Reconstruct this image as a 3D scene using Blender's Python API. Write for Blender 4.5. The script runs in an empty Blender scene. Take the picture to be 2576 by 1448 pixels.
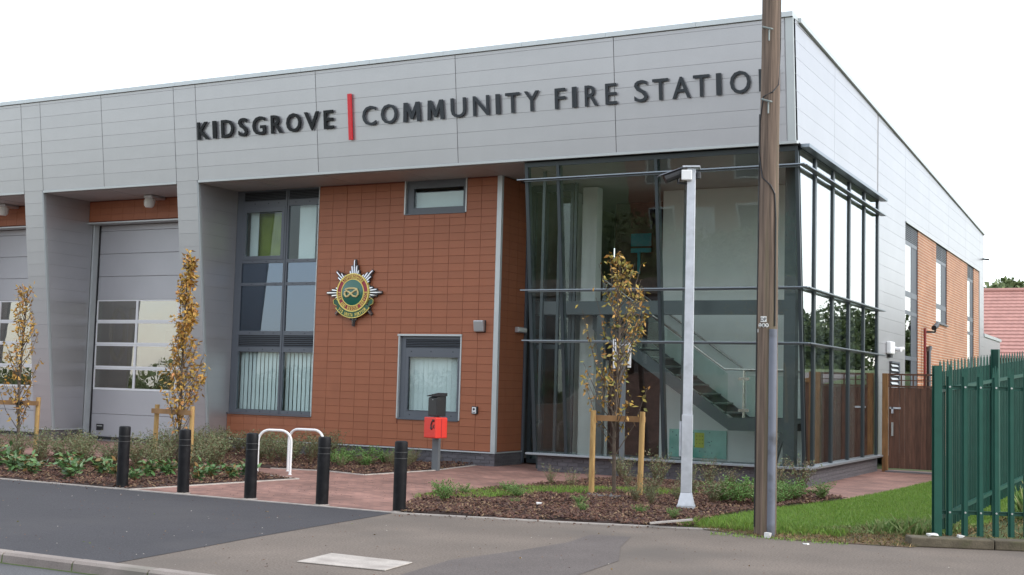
import bpy, math, random
import numpy as np
from mathutils import Vector, Matrix
random.seed(7); rng = np.random.default_rng(7)
S = bpy.context.scene
COL = S.collection
R_ = math.radians
# ------------------------------------------------------------------ camera
cam_d = bpy.data.cameras.new('camera'); cam = bpy.data.objects.new('camera', cam_d); COL.objects.link(cam)
S.camera = cam
def cam_matrix(loc, yaw, pit, rol):
    fw = Vector((math.sin(yaw)*math.cos(pit), math.cos(yaw)*math.cos(pit), math.sin(pit)))
    rt = Vector((math.cos(yaw), -math.sin(yaw), 0)); up = rt.cross(fw)
    r = rt*math.cos(rol)+up*math.sin(rol); u = -rt*math.sin(rol)+up*math.cos(rol)
    return Matrix(((r.x,u.x,-fw.x,loc[0]),(r.y,u.y,-fw.y,loc[1]),(r.z,u.z,-fw.z,loc[2]),(0,0,0,1)))
cam.matrix_world = cam_matrix((5.909,-21.569,1.715), -.4861, .0769, .0274)
cam_d.sensor_width = 36; cam_d.lens = 3159.36/2576*36
cam_d.clip_start = .1; cam_d.clip_end = 900
# ------------------------------------------------------------------ world, sun, exposure
SUN_EL, SUN_AZ = 34, 88          # degrees; azimuth from +Y towards +X
W = bpy.data.worlds.new('World'); S.world = W; W.use_nodes = True
nt = W.node_tree; nt.nodes.clear()
sky = nt.nodes.new('ShaderNodeTexSky'); sky.sky_type = 'NISHITA'; sky.sun_disc = False
sky.sun_elevation = R_(SUN_EL); sky.sun_rotation = R_(SUN_AZ)
bg1 = nt.nodes.new('ShaderNodeBackground'); bg1.inputs['Strength'].default_value = .10
bg2 = nt.nodes.new('ShaderNodeBackground'); bg2.inputs['Color'].default_value = (.97,.985,1,1); bg2.inputs['Strength'].default_value = .88
add = nt.nodes.new('ShaderNodeAddShader'); wo = nt.nodes.new('ShaderNodeOutputWorld')
nt.links.new(sky.outputs[0], bg1.inputs[0]); nt.links.new(bg1.outputs[0], add.inputs[0]); nt.links.new(bg2.outputs[0], add.inputs[1]); nt.links.new(add.outputs[0], wo.inputs[0])
sd = bpy.data.lights.new('sun', 'SUN'); sd.energy = 1.5; sd.angle = R_(35); sd.color = (1,.97,.92)
sun = bpy.data.objects.new('sun', sd); COL.objects.link(sun)
dv = Vector((math.sin(R_(SUN_AZ))*math.cos(R_(SUN_EL)), math.cos(R_(SUN_AZ))*math.cos(R_(SUN_EL)), math.sin(R_(SUN_EL))))
sun.rotation_euler = dv.to_track_quat('Z','Y').to_euler()
S.view_settings.view_transform = 'Standard'; S.view_settings.look = 'None'
S.view_settings.gamma = 1; S.view_settings.exposure = 0.42; S.view_settings.use_curve_mapping = False

# ------------------------------------------------------------------ materials
def _n(nt, t, **kw):
    n = nt.nodes.new(t)
    for k, v in kw.items(): setattr(n, k, v)
    return n
def mat(name, col, rough=.6, metal=0., var=.0, vs=3., fine=0., fs=60., bump=0., bs=80., objvar=0., island=None, spec=None, coord='Object', stretch=None, dirt=None, coat=0):
    m = bpy.data.materials.new(name); m.use_nodes = True; nt = m.node_tree; nt.nodes.clear(); L = nt.links.new
    out = _n(nt,'ShaderNodeOutputMaterial'); b = _n(nt,'ShaderNodeBsdfPrincipled'); L(b.outputs[0], out.inputs[0])
    b.inputs['Roughness'].default_value = rough; b.inputs['Metallic'].default_value = metal
    if spec is not None: b.inputs['Specular IOR Level'].default_value = spec
    if coat: b.inputs['Coat Weight'].default_value = coat
    tc = _n(nt,'ShaderNodeTexCoord'); src = tc.outputs[coord]
    if coord == 'World':
        pass
    if stretch:
        mp = _n(nt,'ShaderNodeMapping'); mp.inputs['Scale'].default_value = stretch; L(src, mp.inputs[0]); src = mp.outputs[0]
    cur = None
    rgb = _n(nt,'ShaderNodeRGB'); rgb.outputs[0].default_value = (*col,1); cur = rgb.outputs[0]
    def mul(cur, fac_out, lo, hi):
        mr = _n(nt,'ShaderNodeMapRange'); mr.inputs['To Min'].default_value = lo; mr.inputs['To Max'].default_value = hi; L(fac_out, mr.inputs['Value'])
        vm = _n(nt,'ShaderNodeVectorMath', operation='SCALE'); L(cur, vm.inputs[0]); L(mr.outputs[0], vm.inputs['Scale']); return vm.outputs[0]
    if island:
        g = _n(nt,'ShaderNodeNewGeometry'); cr = _n(nt,'ShaderNodeValToRGB'); L(g.outputs['Random Per Island'], cr.inputs[0])
        e = cr.color_ramp.elements; e[0].color = (*island[0],1); e[1].color = (*island[-1],1)
        for i, c in enumerate(island[1:-1]):
            x = e.new((i+1)/(len(island)-1)); x.color = (*c,1)
        cur = cr.outputs[0]
    if var:
        n = _n(nt,'ShaderNodeTexNoise'); n.inputs['Scale'].default_value = vs; n.inputs['Detail'].default_value = 5; L(src, n.inputs['Vector'])
        mr = _n(nt,'ShaderNodeMapRange'); mr.inputs['From Min'].default_value=.3; mr.inputs['From Max'].default_value=.7; L(n.outputs[0], mr.inputs['Value'])
        cur = mul(cur, mr.outputs[0], 1-var, 1+var)
    if fine:
        n = _n(nt,'ShaderNodeTexNoise'); n.inputs['Scale'].default_value = fs; n.inputs['Detail'].default_value = 3; L(src, n.inputs['Vector'])
        mr = _n(nt,'ShaderNodeMapRange'); mr.inputs['From Min'].default_value=.3; mr.inputs['From Max'].default_value=.7; L(n.outputs[0], mr.inputs['Value'])
        cur = mul(cur, mr.outputs[0], 1-fine, 1+fine)
    if objvar:
        oi = _n(nt,'ShaderNodeObjectInfo'); cur = mul(cur, oi.outputs['Random'], 1-objvar, 1+objvar)
    if dirt:
        n = _n(nt,'ShaderNodeTexNoise'); n.inputs['Scale'].default_value = dirt[1]; n.inputs['Detail'].default_value = 6; L(src, n.inputs['Vector'])
        mr = _n(nt,'ShaderNodeMapRange'); mr.inputs['From Min'].default_value=.5; mr.inputs['From Max'].default_value=.68; L(n.outputs[0], mr.inputs['Value'])
        mx = _n(nt,'ShaderNodeMix', data_type='RGBA'); L(mr.outputs[0], mx.inputs[0]); L(cur, mx.inputs[6]); mx.inputs[7].default_value = (*dirt[0],1); cur = mx.outputs[2]
    L(cur, b.inputs['Base Color'])
    if bump:
        n = _n(nt,'ShaderNodeTexNoise'); n.inputs['Scale'].default_value = bs; n.inputs['Detail'].default_value = 4; L(src, n.inputs['Vector'])
        bp = _n(nt,'ShaderNodeBump'); bp.inputs['Strength'].default_value = bump; bp.inputs['Distance'].default_value = .01; L(n.outputs[0], bp.inputs['Height']); L(bp.outputs[0], b.inputs['Normal'])
    return m
def glass(name, tint, f0=.05, rough=0., k=.95, refl=(.93,.97,.96), bmp=.12):
    m = bpy.data.materials.new(name); m.use_nodes = True; nt = m.node_tree; nt.nodes.clear(); L = nt.links.new
    out = _n(nt,'ShaderNodeOutputMaterial'); mix = _n(nt,'ShaderNodeMixShader'); tr = _n(nt,'ShaderNodeBsdfTransparent'); gl = _n(nt,'ShaderNodeBsdfGlossy')
    tr.inputs[0].default_value = (*tint,1); gl.inputs['Roughness'].default_value = rough; gl.inputs[0].default_value = (*refl,1)
    lw = _n(nt,'ShaderNodeLayerWeight'); lw.inputs[0].default_value = .5
    p = _n(nt,'ShaderNodeMath', operation='POWER'); L(lw.outputs['Facing'], p.inputs[0]); p.inputs[1].default_value = 4.5
    a = _n(nt,'ShaderNodeMath', operation='MULTIPLY_ADD'); L(p.outputs[0], a.inputs[0]); a.inputs[1].default_value = k*(1-f0); a.inputs[2].default_value = f0
    nz = _n(nt,'ShaderNodeTexNoise'); nz.inputs['Scale'].default_value = 1.1; tc = _n(nt,'ShaderNodeTexCoord'); L(tc.outputs['Object'], nz.inputs['Vector'])
    bp = _n(nt,'ShaderNodeBump'); bp.inputs['Strength'].default_value = bmp; bp.inputs['Distance'].default_value = .01; L(nz.outputs[0], bp.inputs['Height']); L(bp.outputs[0], gl.inputs['Normal'])
    L(a.outputs[0], mix.inputs[0]); L(tr.outputs[0], mix.inputs[1]); L(gl.outputs[0], mix.inputs[2]); L(mix.outputs[0], out.inputs[0])
    return m
def brickmat(name, c1, c2, mortar, bw, bh, ms, axes='YZ', off=.5, bump=.4, rough=.8, vary=.1, vs=1.2, rot=0.):
    m = bpy.data.materials.new(name); m.use_nodes = True; nt = m.node_tree; nt.nodes.clear(); L = nt.links.new
    out = _n(nt,'ShaderNodeOutputMaterial'); b = _n(nt,'ShaderNodeBsdfPrincipled'); L(b.outputs[0], out.inputs[0]); b.inputs['Roughness'].default_value = rough
    g = _n(nt,'ShaderNodeNewGeometry'); sp = _n(nt,'ShaderNodeSeparateXYZ'); L(g.outputs['Position'], sp.inputs[0])
    cb = _n(nt,'ShaderNodeCombineXYZ'); L(sp.outputs[axes[0]], cb.inputs[0]); L(sp.outputs[axes[1]], cb.inputs[1])
    mp = _n(nt,'ShaderNodeMapping'); mp.inputs['Rotation'].default_value = (0,0,rot); L(cb.outputs[0], mp.inputs[0])
    br = _n(nt,'ShaderNodeTexBrick'); br.offset = off; L(mp.outputs[0], br.inputs[0])
    br.inputs['Color1'].default_value = (*c1,1); br.inputs['Color2'].default_value = (*c2,1); br.inputs['Mortar'].default_value = (*mortar,1)
    br.inputs['Scale'].default_value = 1; br.inputs['Mortar Size'].default_value = ms; br.inputs['Brick Width'].default_value = bw; br.inputs['Row Height'].default_value = bh; br.inputs['Mortar Smooth'].default_value = .3
    n = _n(nt,'ShaderNodeTexNoise'); n.inputs['Scale'].default_value = vs; n.inputs['Detail'].default_value = 6; L(g.outputs['Position'], n.inputs['Vector'])
    mr = _n(nt,'ShaderNodeMapRange'); mr.inputs['From Min'].default_value=.3; mr.inputs['From Max'].default_value=.7; mr.inputs['To Min'].default_value=1-vary; mr.inputs['To Max'].default_value=1+vary; L(n.outputs[0], mr.inputs['Value'])
    vm = _n(nt,'ShaderNodeVectorMath', operation='SCALE'); L(br.outputs[0], vm.inputs[0]); L(mr.outputs[0], vm.inputs['Scale']); L(vm.outputs[0], b.inputs['Base Color'])
    iv = _n(nt,'ShaderNodeMath', operation='SUBTRACT'); iv.inputs[0].default_value = 1; L(br.outputs['Fac'], iv.inputs[1])
    bp = _n(nt,'ShaderNodeBump'); bp.inputs['Strength'].default_value = bump; bp.inputs['Distance'].default_value = .008; L(iv.outputs[0], bp.inputs['Height']); L(bp.outputs[0], b.inputs['Normal'])
    return m
M = dict(
 clad = mat('silver_cladding', (.442,.440,.455), .34, .6, var=.035, vs=.9, bump=.04, bs=2.2, objvar=.02, fine=.015, fs=3),
 joint = mat('joint_grey', (.38,.38,.39), .6),
 vjoint = mat('dark_joint', (.07,.07,.075), .7),
 trim = mat('pale_trim', (.50,.53,.53), .4, .3, var=.03),
 edge = mat('pier_edge_trim', (.36,.39,.40), .4, .3),
 soffit = mat('soffit_grey', (.42,.40,.39), .55, .1, var=.04),
 tile = mat('terracotta_tile', (.345,.118,.055), .55, var=.06, vs=3, fine=.05, fs=90, objvar=.045),
 tilejoint = mat('tile_joint', (.17,.045,.024), .8),
 frame = mat('window_frame_grey', (.105,.118,.138), .4, var=.03),
 louvre = mat('louvre_grey', (.075,.085,.10), .5),
 brick = mat('blue_grey_brick', (.115,.108,.118), .75, var=.12, vs=9, objvar=.18, bump=.2, bs=60),
 mortar = mat('dark_mortar', (.17,.16,.165), .9),
 curtain = mat('curtain_frame', (.04,.052,.058), .35, .2),
 finbar = mat('brise_bar', (.22,.25,.28), .3, .7),
 sill = mat('alu_sill', (.38,.42,.45), .35, .6),
 white = mat('white_plaster', (.78,.79,.77), .8, var=.03),
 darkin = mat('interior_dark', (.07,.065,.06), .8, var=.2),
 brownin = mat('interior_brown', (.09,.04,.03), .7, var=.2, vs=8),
 spandrel = mat('spandrel_blue_grey', (.045,.07,.09), .5),
 steel = mat('interior_steel_grey', (.09,.105,.11), .45, .2),
 inox = mat('stainless_rail', (.6,.58,.54), .25, .9),
 turq = mat('turquoise_panel', (.05,.42,.52), .6),
 green = mat('olive_green_panel', (.2,.25,.03), .7, var=.2),
 blind = mat('blind_fabric', (.72,.78,.76), .8, var=.03),
 glass = glass('clear_glass', (.95,.985,.97), .035),
 glassside = glass('side_glass', (.75,.80,.79), .42, refl=(1,1,1), bmp=.08),
 glasswin = glass('window_glass', (.92,.96,.96), .028),
 glassdark = glass('spandrel_glass', (.35,.42,.5), .14, .02, refl=(.72,.84,1.)),
 glassdoor = glass('door_glazing', (.62,.60,.56), .24, refl=(.95,.93,.9), bmp=.6),
 reflolive = mat('reflection_loop', (.34,.30,.10), .6),  # olive tone of a curved reflection in the door panes, built as tubes
 bayin = mat('bay_interior', (.42,.38,.33), .8),
 balus = glass('balustrade_glass', (.86,.93,.91), .02),
 door = mat('door_panel', (.44,.44,.46), .45, .3, var=.03, vs=1.4, bump=.03, bs=3),
 doorwhite = mat('door_rail_white', (.74,.75,.76), .4),
 rubber = mat('black_rubber', (.015,.015,.017), .6),
 letterd = mat('letter_dark', (.010,.012,.013), .5, spec=.25),
 letterg = mat('letter_grey', (.038,.044,.05), .5, spec=.25),
 red = mat('sign_red', (.62,.02,.03), .4),
 chrome = mat('chrome', (.62,.62,.63), .18, 1.),
 darkback = mat('badge_backing', (.06,.06,.065), .4, .4),
 bgreen = mat('badge_green', (.01,.12,.08), .25, coat=.5),
 bred = mat('badge_red', (.32,.02,.04), .35),
 gold = mat('badge_gold', (.78,.62,.16), .4, .25),
 cream = mat('knot_cream', (.72,.58,.28), .4, .1),
 rg = mat('ribbon_green', (.02,.10,.05), .4),
 sbrick = brickmat('orange_brick', (.40,.165,.075), (.33,.12,.055), (.5,.42,.33), .225, .075, .011, 'YZ', vary=.13),
 paving = brickmat('red_block_paving', (.33,.178,.14), (.22,.118,.095), (.15,.095,.085), .2, .1, .006, 'XY', vary=.34, vs=1.1, bump=.25, rot=.2),
 tarmacd = mat('dark_tarmac', (.047,.045,.050), .85, var=.08, vs=.7, fine=.35, fs=55, bump=.4, bs=60, dirt=((.062,.058,.060),.45)),
 tarmacl = mat('worn_tarmac', (.158,.129,.106), .9, var=.15, vs=.9, fine=.36, fs=48, bump=.4, bs=90, dirt=((.118,.100,.085),.42)),
 road = mat('road_tarmac', (.10,.10,.105), .9, var=.12, vs=1, fine=.4, fs=70, bump=.5, bs=120),
 patch = mat('grey_patch_tarmac', (.118,.100,.092), .9, var=.1, vs=1.5, fine=.32, fs=90, bump=.5, bs=150),
 kerb = mat('kerb_concrete', (.29,.25,.225), .85, var=.15, vs=3, fine=.12, fs=80, objvar=.08, bump=.3, bs=90, dirt=((.22,.2,.17),2.)),
 stepb = mat('weathered_steel', (.22,.25,.24), .5, .3),
 slab = mat('pale_concrete_slab', (.43,.39,.35), .85, var=.15, vs=4, fine=.15, fs=60, dirt=((.33,.29,.26),3.)),
 kerbd = mat('old_mossy_concrete', (.12,.10,.068), .9, var=.3, vs=5, fine=.15, fs=60, bump=.6, bs=50, dirt=((.08,.085,.035),3.)),
 edging = mat('pale_edging', (.46,.42,.38), .85, var=.15, vs=5),
 mulchb = mat('mulch_soil', (.055,.032,.024), .95, var=.35, vs=9, fine=.3, fs=60, bump=1., bs=40),
 chip = mat('bark_chips', (.1,.05,.03), .85, island=[(.035,.015,.012),(.10,.045,.03),(.16,.08,.05),(.07,.035,.03),(.3,.2,.11)]),
 grassb = mat('grass_base', (.10,.18,.022), .95, var=.25, vs=4, fine=.3, fs=50),
 grass = mat('grass_blades', (.1,.2,.02), .6, island=[(.085,.18,.018),(.15,.28,.028),(.22,.34,.045),(.13,.23,.035),(.24,.28,.07)]),
 weed = mat('weed_leaves', (.1,.2,.02), .6, island=[(.12,.22,.05),(.19,.31,.08),(.26,.34,.12),(.30,.27,.12)]),
 soil = mat('bare_soil', (.125,.08,.045), .95, var=.4, vs=5, fine=.3, fs=40, bump=1., bs=30, dirt=((.07,.09,.02),2.2)),
 straw = mat('dry_grass', (.25,.17,.08), .9, island=[(.2,.12,.06),(.32,.22,.1),(.12,.08,.04),(.1,.14,.03)]),
 bollard = mat('bollard_black', (.006,.006,.0075), .55, var=.2, vs=20, spec=.25, dirt=((.014,.014,.016),9.)),
 groove = mat('bollard_groove', (.09,.09,.09), .6),
 stake = mat('new_timber', (.43,.27,.10), .75, var=.2, vs=3, stretch=(8,8,1), fine=.12, fs=30, dirt=((.3,.17,.06),4.)),
 stakeb = mat('weathered_crossbar', (.30,.165,.07), .8, var=.25, vs=4),
 oldwood = mat('creosote_pole', (.165,.118,.088), .85, var=.38, vs=1., stretch=(16,16,.5), fine=.35, fs=3.2, bump=1., bs=5, dirt=((.10,.092,.05),.5)),
 gate = mat('gate_timber', (.115,.055,.035), .8, var=.3, vs=3, stretch=(8,8,.8), objvar=.22),
 gatepost = mat('gate_post_timber', (.24,.12,.045), .8, var=.3, vs=3, stretch=(6,6,.8)),
 galv = mat('galvanised', (.60,.62,.66), .42, .35, var=.09, vs=9, dirt=((.5,.52,.55),6.)),
 cover = mat('grey_cable_cover', (.16,.175,.215), .5, var=.1, vs=3, dirt=((.09,.095,.11),5.)),
 palisade = mat('palisade_green', (.016,.080,.058), .4, spec=.35, var=.1, vs=5, objvar=.06),
 bolt = mat('bolt_zinc', (.5,.52,.5), .4, .6),
 black = mat('black_plastic', (.02,.02,.022), .4),
 phone = mat('phone_red', (.75,.045,.03), .4),
 post = mat('grey_post', (.14,.155,.165), .5),
 whitep = mat('white_paint', (.8,.8,.8), .4),
 plate = mat('number_plate', (.8,.8,.76), .5),
 bark = mat('tree_bark', (.10,.075,.055), .85, var=.3, vs=20),
 leafo = mat('autumn_leaves', (.4,.2,.04), .6, island=[(.36,.17,.03),(.50,.27,.055),(.42,.27,.05),(.30,.20,.04),(.48,.20,.07)]),
 leafy = mat('autumn_leaves_yellow', (.4,.2,.04), .6, island=[(.32,.15,.03),(.46,.26,.05),(.36,.27,.05),(.22,.22,.05),(.44,.20,.05)]),
 laurel = mat('laurel_leaves', (.08,.17,.05), .4, island=[(.055,.12,.04),(.09,.19,.06),(.14,.25,.09),(.07,.13,.05),(.24,.13,.05)]),
 hebe = mat('shrub_leaves', (.08,.11,.05), .6, island=[(.08,.12,.05),(.13,.18,.07),(.18,.21,.11),(.19,.14,.08),(.09,.15,.05)]),
 russet = mat('russet_leaves', (.12,.08,.05), .6, island=[(.15,.13,.06),(.26,.19,.11),(.13,.20,.07),(.26,.18,.13),(.11,.19,.06),(.16,.22,.09)]),
 fgreen = mat('fresh_green_leaves', (.1,.2,.05), .6, island=[(.07,.17,.03),(.12,.25,.05),(.17,.28,.08)]),
 twig = mat('twigs', (.17,.11,.06), .8),
 plast = mat('grey_rubber_mat', (.13,.13,.13), .7, var=.2, vs=8),
 litter = mat('litter_white', (.75,.74,.72), .6),
 rooft = mat('red_roof_tiles', (.46,.24,.205), .8, var=.1, vs=2),
 rooft2 = mat('roof_underlay', (.16,.05,.04), .9),
 housewall = mat('house_wall', (.35,.16,.1), .85, var=.1),
 wood_far = mat('woodland', (.05,.08,.025), .8, island=[(.10,.14,.06),(.14,.19,.08),(.19,.23,.10),(.12,.16,.07)]),
 wood_near = mat('dark_tree_foliage', (.05,.08,.025), .8, island=[(.03,.05,.014),(.055,.085,.022),(.08,.11,.03),(.045,.07,.018)]),
 lamp = mat('lamp_housing', (.55,.56,.57), .3, .6),
 lampw = mat('lamp_diffuser', (.72,.72,.68), .35),
 yellow = mat('yellow_paper', (.62,.66,.12), .7),
 board = mat('pale_green_board', (.38,.66,.58), .3, var=.18, vs=2.2, dirt=((.12,.42,.34),1.3)),
 plinthsill = mat('plinth_sill', (.55,.58,.59), .4, .3),
 darkred = mat('dark_red_pipe', (.2,.02,.02), .5),
 earth = mat('terrain_earth', (.07,.10,.03), .95, var=.3, vs=.5),
)
# ------------------------------------------------------------------ object helpers
OFF = {}
def new_obj(name, mesh, parent=None, pos=None, rot=None):
    o = bpy.data.objects.new(name, mesh); COL.objects.link(o)
    if parent is not None:
        o.parent = parent; po = OFF[parent.name]
    else: po = Vector((0,0,0))
    p = Vector(pos) if pos is not None else po
    o.location = p-po; OFF[o.name] = p
    if rot is not None: o.rotation_euler = rot
    return o
def thing(name, label, cat, loc=(0,0,0), group=None):
    o = bpy.data.objects.new(name, None); COL.objects.link(o); o.location = loc; o.empty_display_size = .2
    OFF[o.name] = Vector(loc); o['label'] = label; o['category'] = cat
    if group: o['group'] = group
    return o
def tag(o, label, cat, group=None):
    o['label'] = label; o['category'] = cat
    if group: o['group'] = group
    return o
def kind(o, k): o['kind'] = k; return o
class MB:
    def __init__(s): s.v=[]; s.f=[]; s.smooth=False
    def add(s, vs, fs):
        b=len(s.v); s.v += [tuple(v) for v in vs]; s.f += [tuple(i+b for i in f) for f in fs]; return s
    def box(s, x0,x1,y0,y1,z0,z1):
        return s.add([(x0,y0,z0),(x1,y0,z0),(x1,y1,z0),(x0,y1,z0),(x0,y0,z1),(x1,y0,z1),(x1,y1,z1),(x0,y1,z1)],
            [(0,3,2,1),(4,5,6,7),(0,1,5,4),(1,2,6,5),(2,3,7,6),(3,0,4,7)])
    def hexa(s, p):   # 8 points: bottom 4 ccw, top 4
        return s.add(p, [(0,3,2,1),(4,5,6,7),(0,1,5,4),(1,2,6,5),(2,3,7,6),(3,0,4,7)])
    def beam(s, a, b, w, h=None, up=(0,0,1)):
        a=Vector(a); b=Vector(b); h=h or w; d=(b-a).normalized(); u=Vector(up)
        if abs(d.dot(u))>.99: u=Vector((1,0,0))
        r=d.cross(u).normalized(); u=r.cross(d).normalized(); r*=w/2; u*=h/2
        return s.hexa([a-r-u,a+r-u,b+r-u,b-r-u,a-r+u,a+r+u,b+r+u,b-r+u])
    def tube(s, pts, rad, n=8, cap=True):
        pts=[Vector(p) for p in pts]; rs=rad if hasattr(rad,'__len__') else [rad]*len(pts); base=len(s.v)
        ref=None
        for i,p in enumerate(pts):
            d=(pts[min(i+1,len(pts)-1)]-pts[max(i-1,0)]).normalized()
            if ref is None:
                ref=Vector((0,0,1)) if abs(d.z)<.9 else Vector((1,0,0))
                ref=(ref-d*ref.dot(d)).normalized()
            else: ref=(ref-d*ref.dot(d)).normalized()
            q=d.cross(ref)
            for k in range(n):
                a=2*math.pi*k/n; s.v.append(tuple(p+(ref*math.cos(a)+q*math.sin(a))*rs[i]))
        for i in range(len(pts)-1):
            for k in range(n):
                a=base+i*n+k; b_=base+i*n+(k+1)%n; s.f.append((a,b_,b_+n,a+n))
        if cap:
            s.f.append(tuple(base+k for k in range(n))[::-1]); s.f.append(tuple(base+(len(pts)-1)*n+k for k in range(n)))
        return s
    def prism(s, poly, d, axis=(0,0,1)):    # poly list of 3d points, extruded by vector
        n=len(poly); d=Vector(axis)*d; b=len(s.v)
        s.v += [tuple(p) for p in poly]+[tuple(Vector(p)+d) for p in poly]
        s.f.append(tuple(b+i for i in range(n))[::-1]); s.f.append(tuple(b+n+i for i in range(n)))
        for i in range(n): s.f.append((b+i,b+(i+1)%n,b+n+(i+1)%n,b+n+i))
        return s
    def build(s, name, m, parent=None, bevel=0, smooth=False, kind_=None, label=None):
        off = OFF[parent.name] if parent is not None else Vector((0,0,0))
        me = bpy.data.meshes.new(name); me.from_pydata([(v[0]-off.x,v[1]-off.y,v[2]-off.z) for v in s.v], [], s.f); me.update()
        me.materials.append(m)
        if smooth or s.smooth: me.shade_smooth(); me.set_sharp_from_angle(angle=R_(40))
        o = new_obj(name, me, parent)
        if bevel:
            md = o.modifiers.new('bevel','BEVEL'); md.width = bevel; md.segments = 2; md.limit_method='ANGLE'
        if kind_: o['kind'] = kind_
        if label: o['label'] = label
        return o
_cache = {}
def boxmesh(sx,sy,sz,m, bev=0.):
    key=(round(sx,3),round(sy,3),round(sz,3),m.name,bev)
    if key not in _cache:
        me=bpy.data.meshes.new('piece'); b=MB()
        if bev:
            # chamfered front (-y) face
            e=bev
            b.add([(-sx/2,0,-sz/2),(sx/2,0,-sz/2),(sx/2,0,sz/2),(-sx/2,0,sz/2),
                   (-sx/2,-sy+e,-sz/2),(sx/2,-sy+e,-sz/2),(sx/2,-sy+e,sz/2),(-sx/2,-sy+e,sz/2),
                   (-sx/2+e,-sy,-sz/2+e),(sx/2-e,-sy,-sz/2+e),(sx/2-e,-sy,sz/2-e),(-sx/2+e,-sy,sz/2-e)],
                  [(0,1,2,3),(0,4,5,1),(1,5,6,2),(2,6,7,3),(3,7,4,0),(4,8,9,5),(5,9,10,6),(6,10,11,7),(7,11,8,4),(8,11,10,9)])
            b.f=[tuple(reversed(f)) for f in b.f]
        else: b.box(-sx/2,sx/2,-sy,0,-sz/2,sz/2)
        me.from_pydata(b.v,[],b.f); me.update(); me.materials.append(m); _cache[key]=me
    return _cache[key]
def piece(name, sx, sy, sz, m, parent, pos, rot=None, bev=0.):
    """panel piece: centre of its back face at pos, front towards local -Y"""
    return new_obj(name, boxmesh(sx,sy,sz,m,bev), parent, pos, rot)
def np_mesh(name, V, F, m, parent=None, smooth=False, kind_=None, off=None):
    V=np.asarray(V,np.float32).reshape(-1,3).copy(); F=np.asarray(F,np.int32); k=F.shape[1]
    if parent is not None: V -= np.array(OFF[parent.name],np.float32)
    me=bpy.data.meshes.new(name); me.vertices.add(len(V)); me.vertices.foreach_set('co',V.ravel())
    me.loops.add(F.size); me.loops.foreach_set('vertex_index',F.ravel()); me.polygons.add(len(F))
    me.polygons.foreach_set('loop_start',np.arange(0,F.size,k,dtype=np.int32)); me.update(calc_edges=True); me.validate()
    me.materials.append(m)
    if smooth: me.shade_smooth()
    o=new_obj(name,me,parent)
    if kind_: o['kind']=kind_
    return o
def in_poly(x,y,poly):
    c=np.zeros(len(x),bool); n=len(poly)
    for i in range(n):
        x1,y1=poly[i]; x2,y2=poly[(i+1)%n]
        if y1==y2: continue
        t=((y1>y)!=(y2>y))&(x<(x2-x1)*(y-y1)/(y2-y1)+x1); c^=t
    return c
def scatter(poly, n):
    P=np.array(poly); lo=P.min(0); hi=P.max(0); out=[]
    area=(hi-lo).prod(); X=rng.random(n*6)*(hi[0]-lo[0])+lo[0]; Y=rng.random(n*6)*(hi[1]-lo[1])+lo[1]
    k=in_poly(X,Y,poly); return X[k][:n],Y[k][:n]
def poly_sheet(name, poly, z, m, k='structure'):
    b=MB(); b.add([(x,y,z) for x,y in poly],[tuple(range(len(poly)))]); o=b.build(name,m); 
    if o.data.polygons[0].normal.z<0: o.data.flip_normals()
    o['kind']=k; return o

# ================================================================== THE GROUND
LEAN=.1223; H=8.35; AL=math.atan(LEAN)
def fy(z): return LEAN*(H-z)           # front plane
def ground_z(x,y):
    t=np.clip((x-3.6)/1.5,0,1); return .07*np.clip(y+6,0,40)*t*t*(3-2*t)
xs=np.concatenate([np.linspace(-300,-40,14),np.linspace(-38,3.2,22),np.linspace(3.4,12,22),np.linspace(14,300,20)])
ys=np.concatenate([np.linspace(-300,-30,12),[-22,-14,-13.16,-13.14],np.linspace(-12.8,12,40),np.linspace(14,60,18),np.linspace(70,300,12)])
XX,YY=np.meshgrid(xs,ys); ZZ=np.where(YY<-13.15,-.125,-.02)+ground_z(XX,YY)
V=np.stack([XX,YY,ZZ],-1).reshape(-1,3); nx=len(xs); F=[(j*nx+i,j*nx+i+1,(j+1)*nx+i+1,(j+1)*nx+i) for j in range(len(ys)-1) for i in range(nx-1)]
kind(np_mesh('ground',V,F,M['earth']),'structure')
poly_sheet('road',[(-120,-20.5),(120,-20.5),(120,-13.15),(-120,-13.15)],-.1,M['road'])
poly_sheet('far_pavement',[(-120,-24.5),(120,-24.5),(120,-20.5),(-120,-20.5)],-.02,M['tarmacl'])
poly_sheet('pavement',[(-60,-13.01),(60,-13.01),(60,-6.9),(3.6,-6.2),(3.2,-6.3),(.92,-6.58),(-.98,-7.13),(-3.1,-7.62),(-60,-7.62)],0,M['tarmacl'])
bnd=[(-2.6,-13.01),(-2.66,-12.41),(-2.72,-11.83),(-2.84,-10.81),(-2.93,-9.8),(-3.0,-8.9),(-3.06,-8.1),(-3.12,-7.64)]
poly_sheet('driveway_tarmac',[(-60,-7.64)]+[(-60,-13.01)]+bnd,.004,M['tarmacd'])
poly_sheet('tarmac_patch',[(-.05,-13.01),(-.2,-11.9),(-.32,-10.9),(-.12,-9.9),(.0,-8.9),(-.1,-8.1),(.35,-7.95),(.62,-8.9),(1.02,-9.9),(1.1,-11.2),(1.3,-13.01)],.004,M['patch'])
poly_sheet('block_paving',[(-40,-7.6),(-3.1,-7.6),(-.98,-7.11),(.8,-6.4),(1.19,-.85),(1.45,2.),(1.6,4.9),(1.75,8.2),(-40,8.2)],.0,M['paving'])
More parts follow.
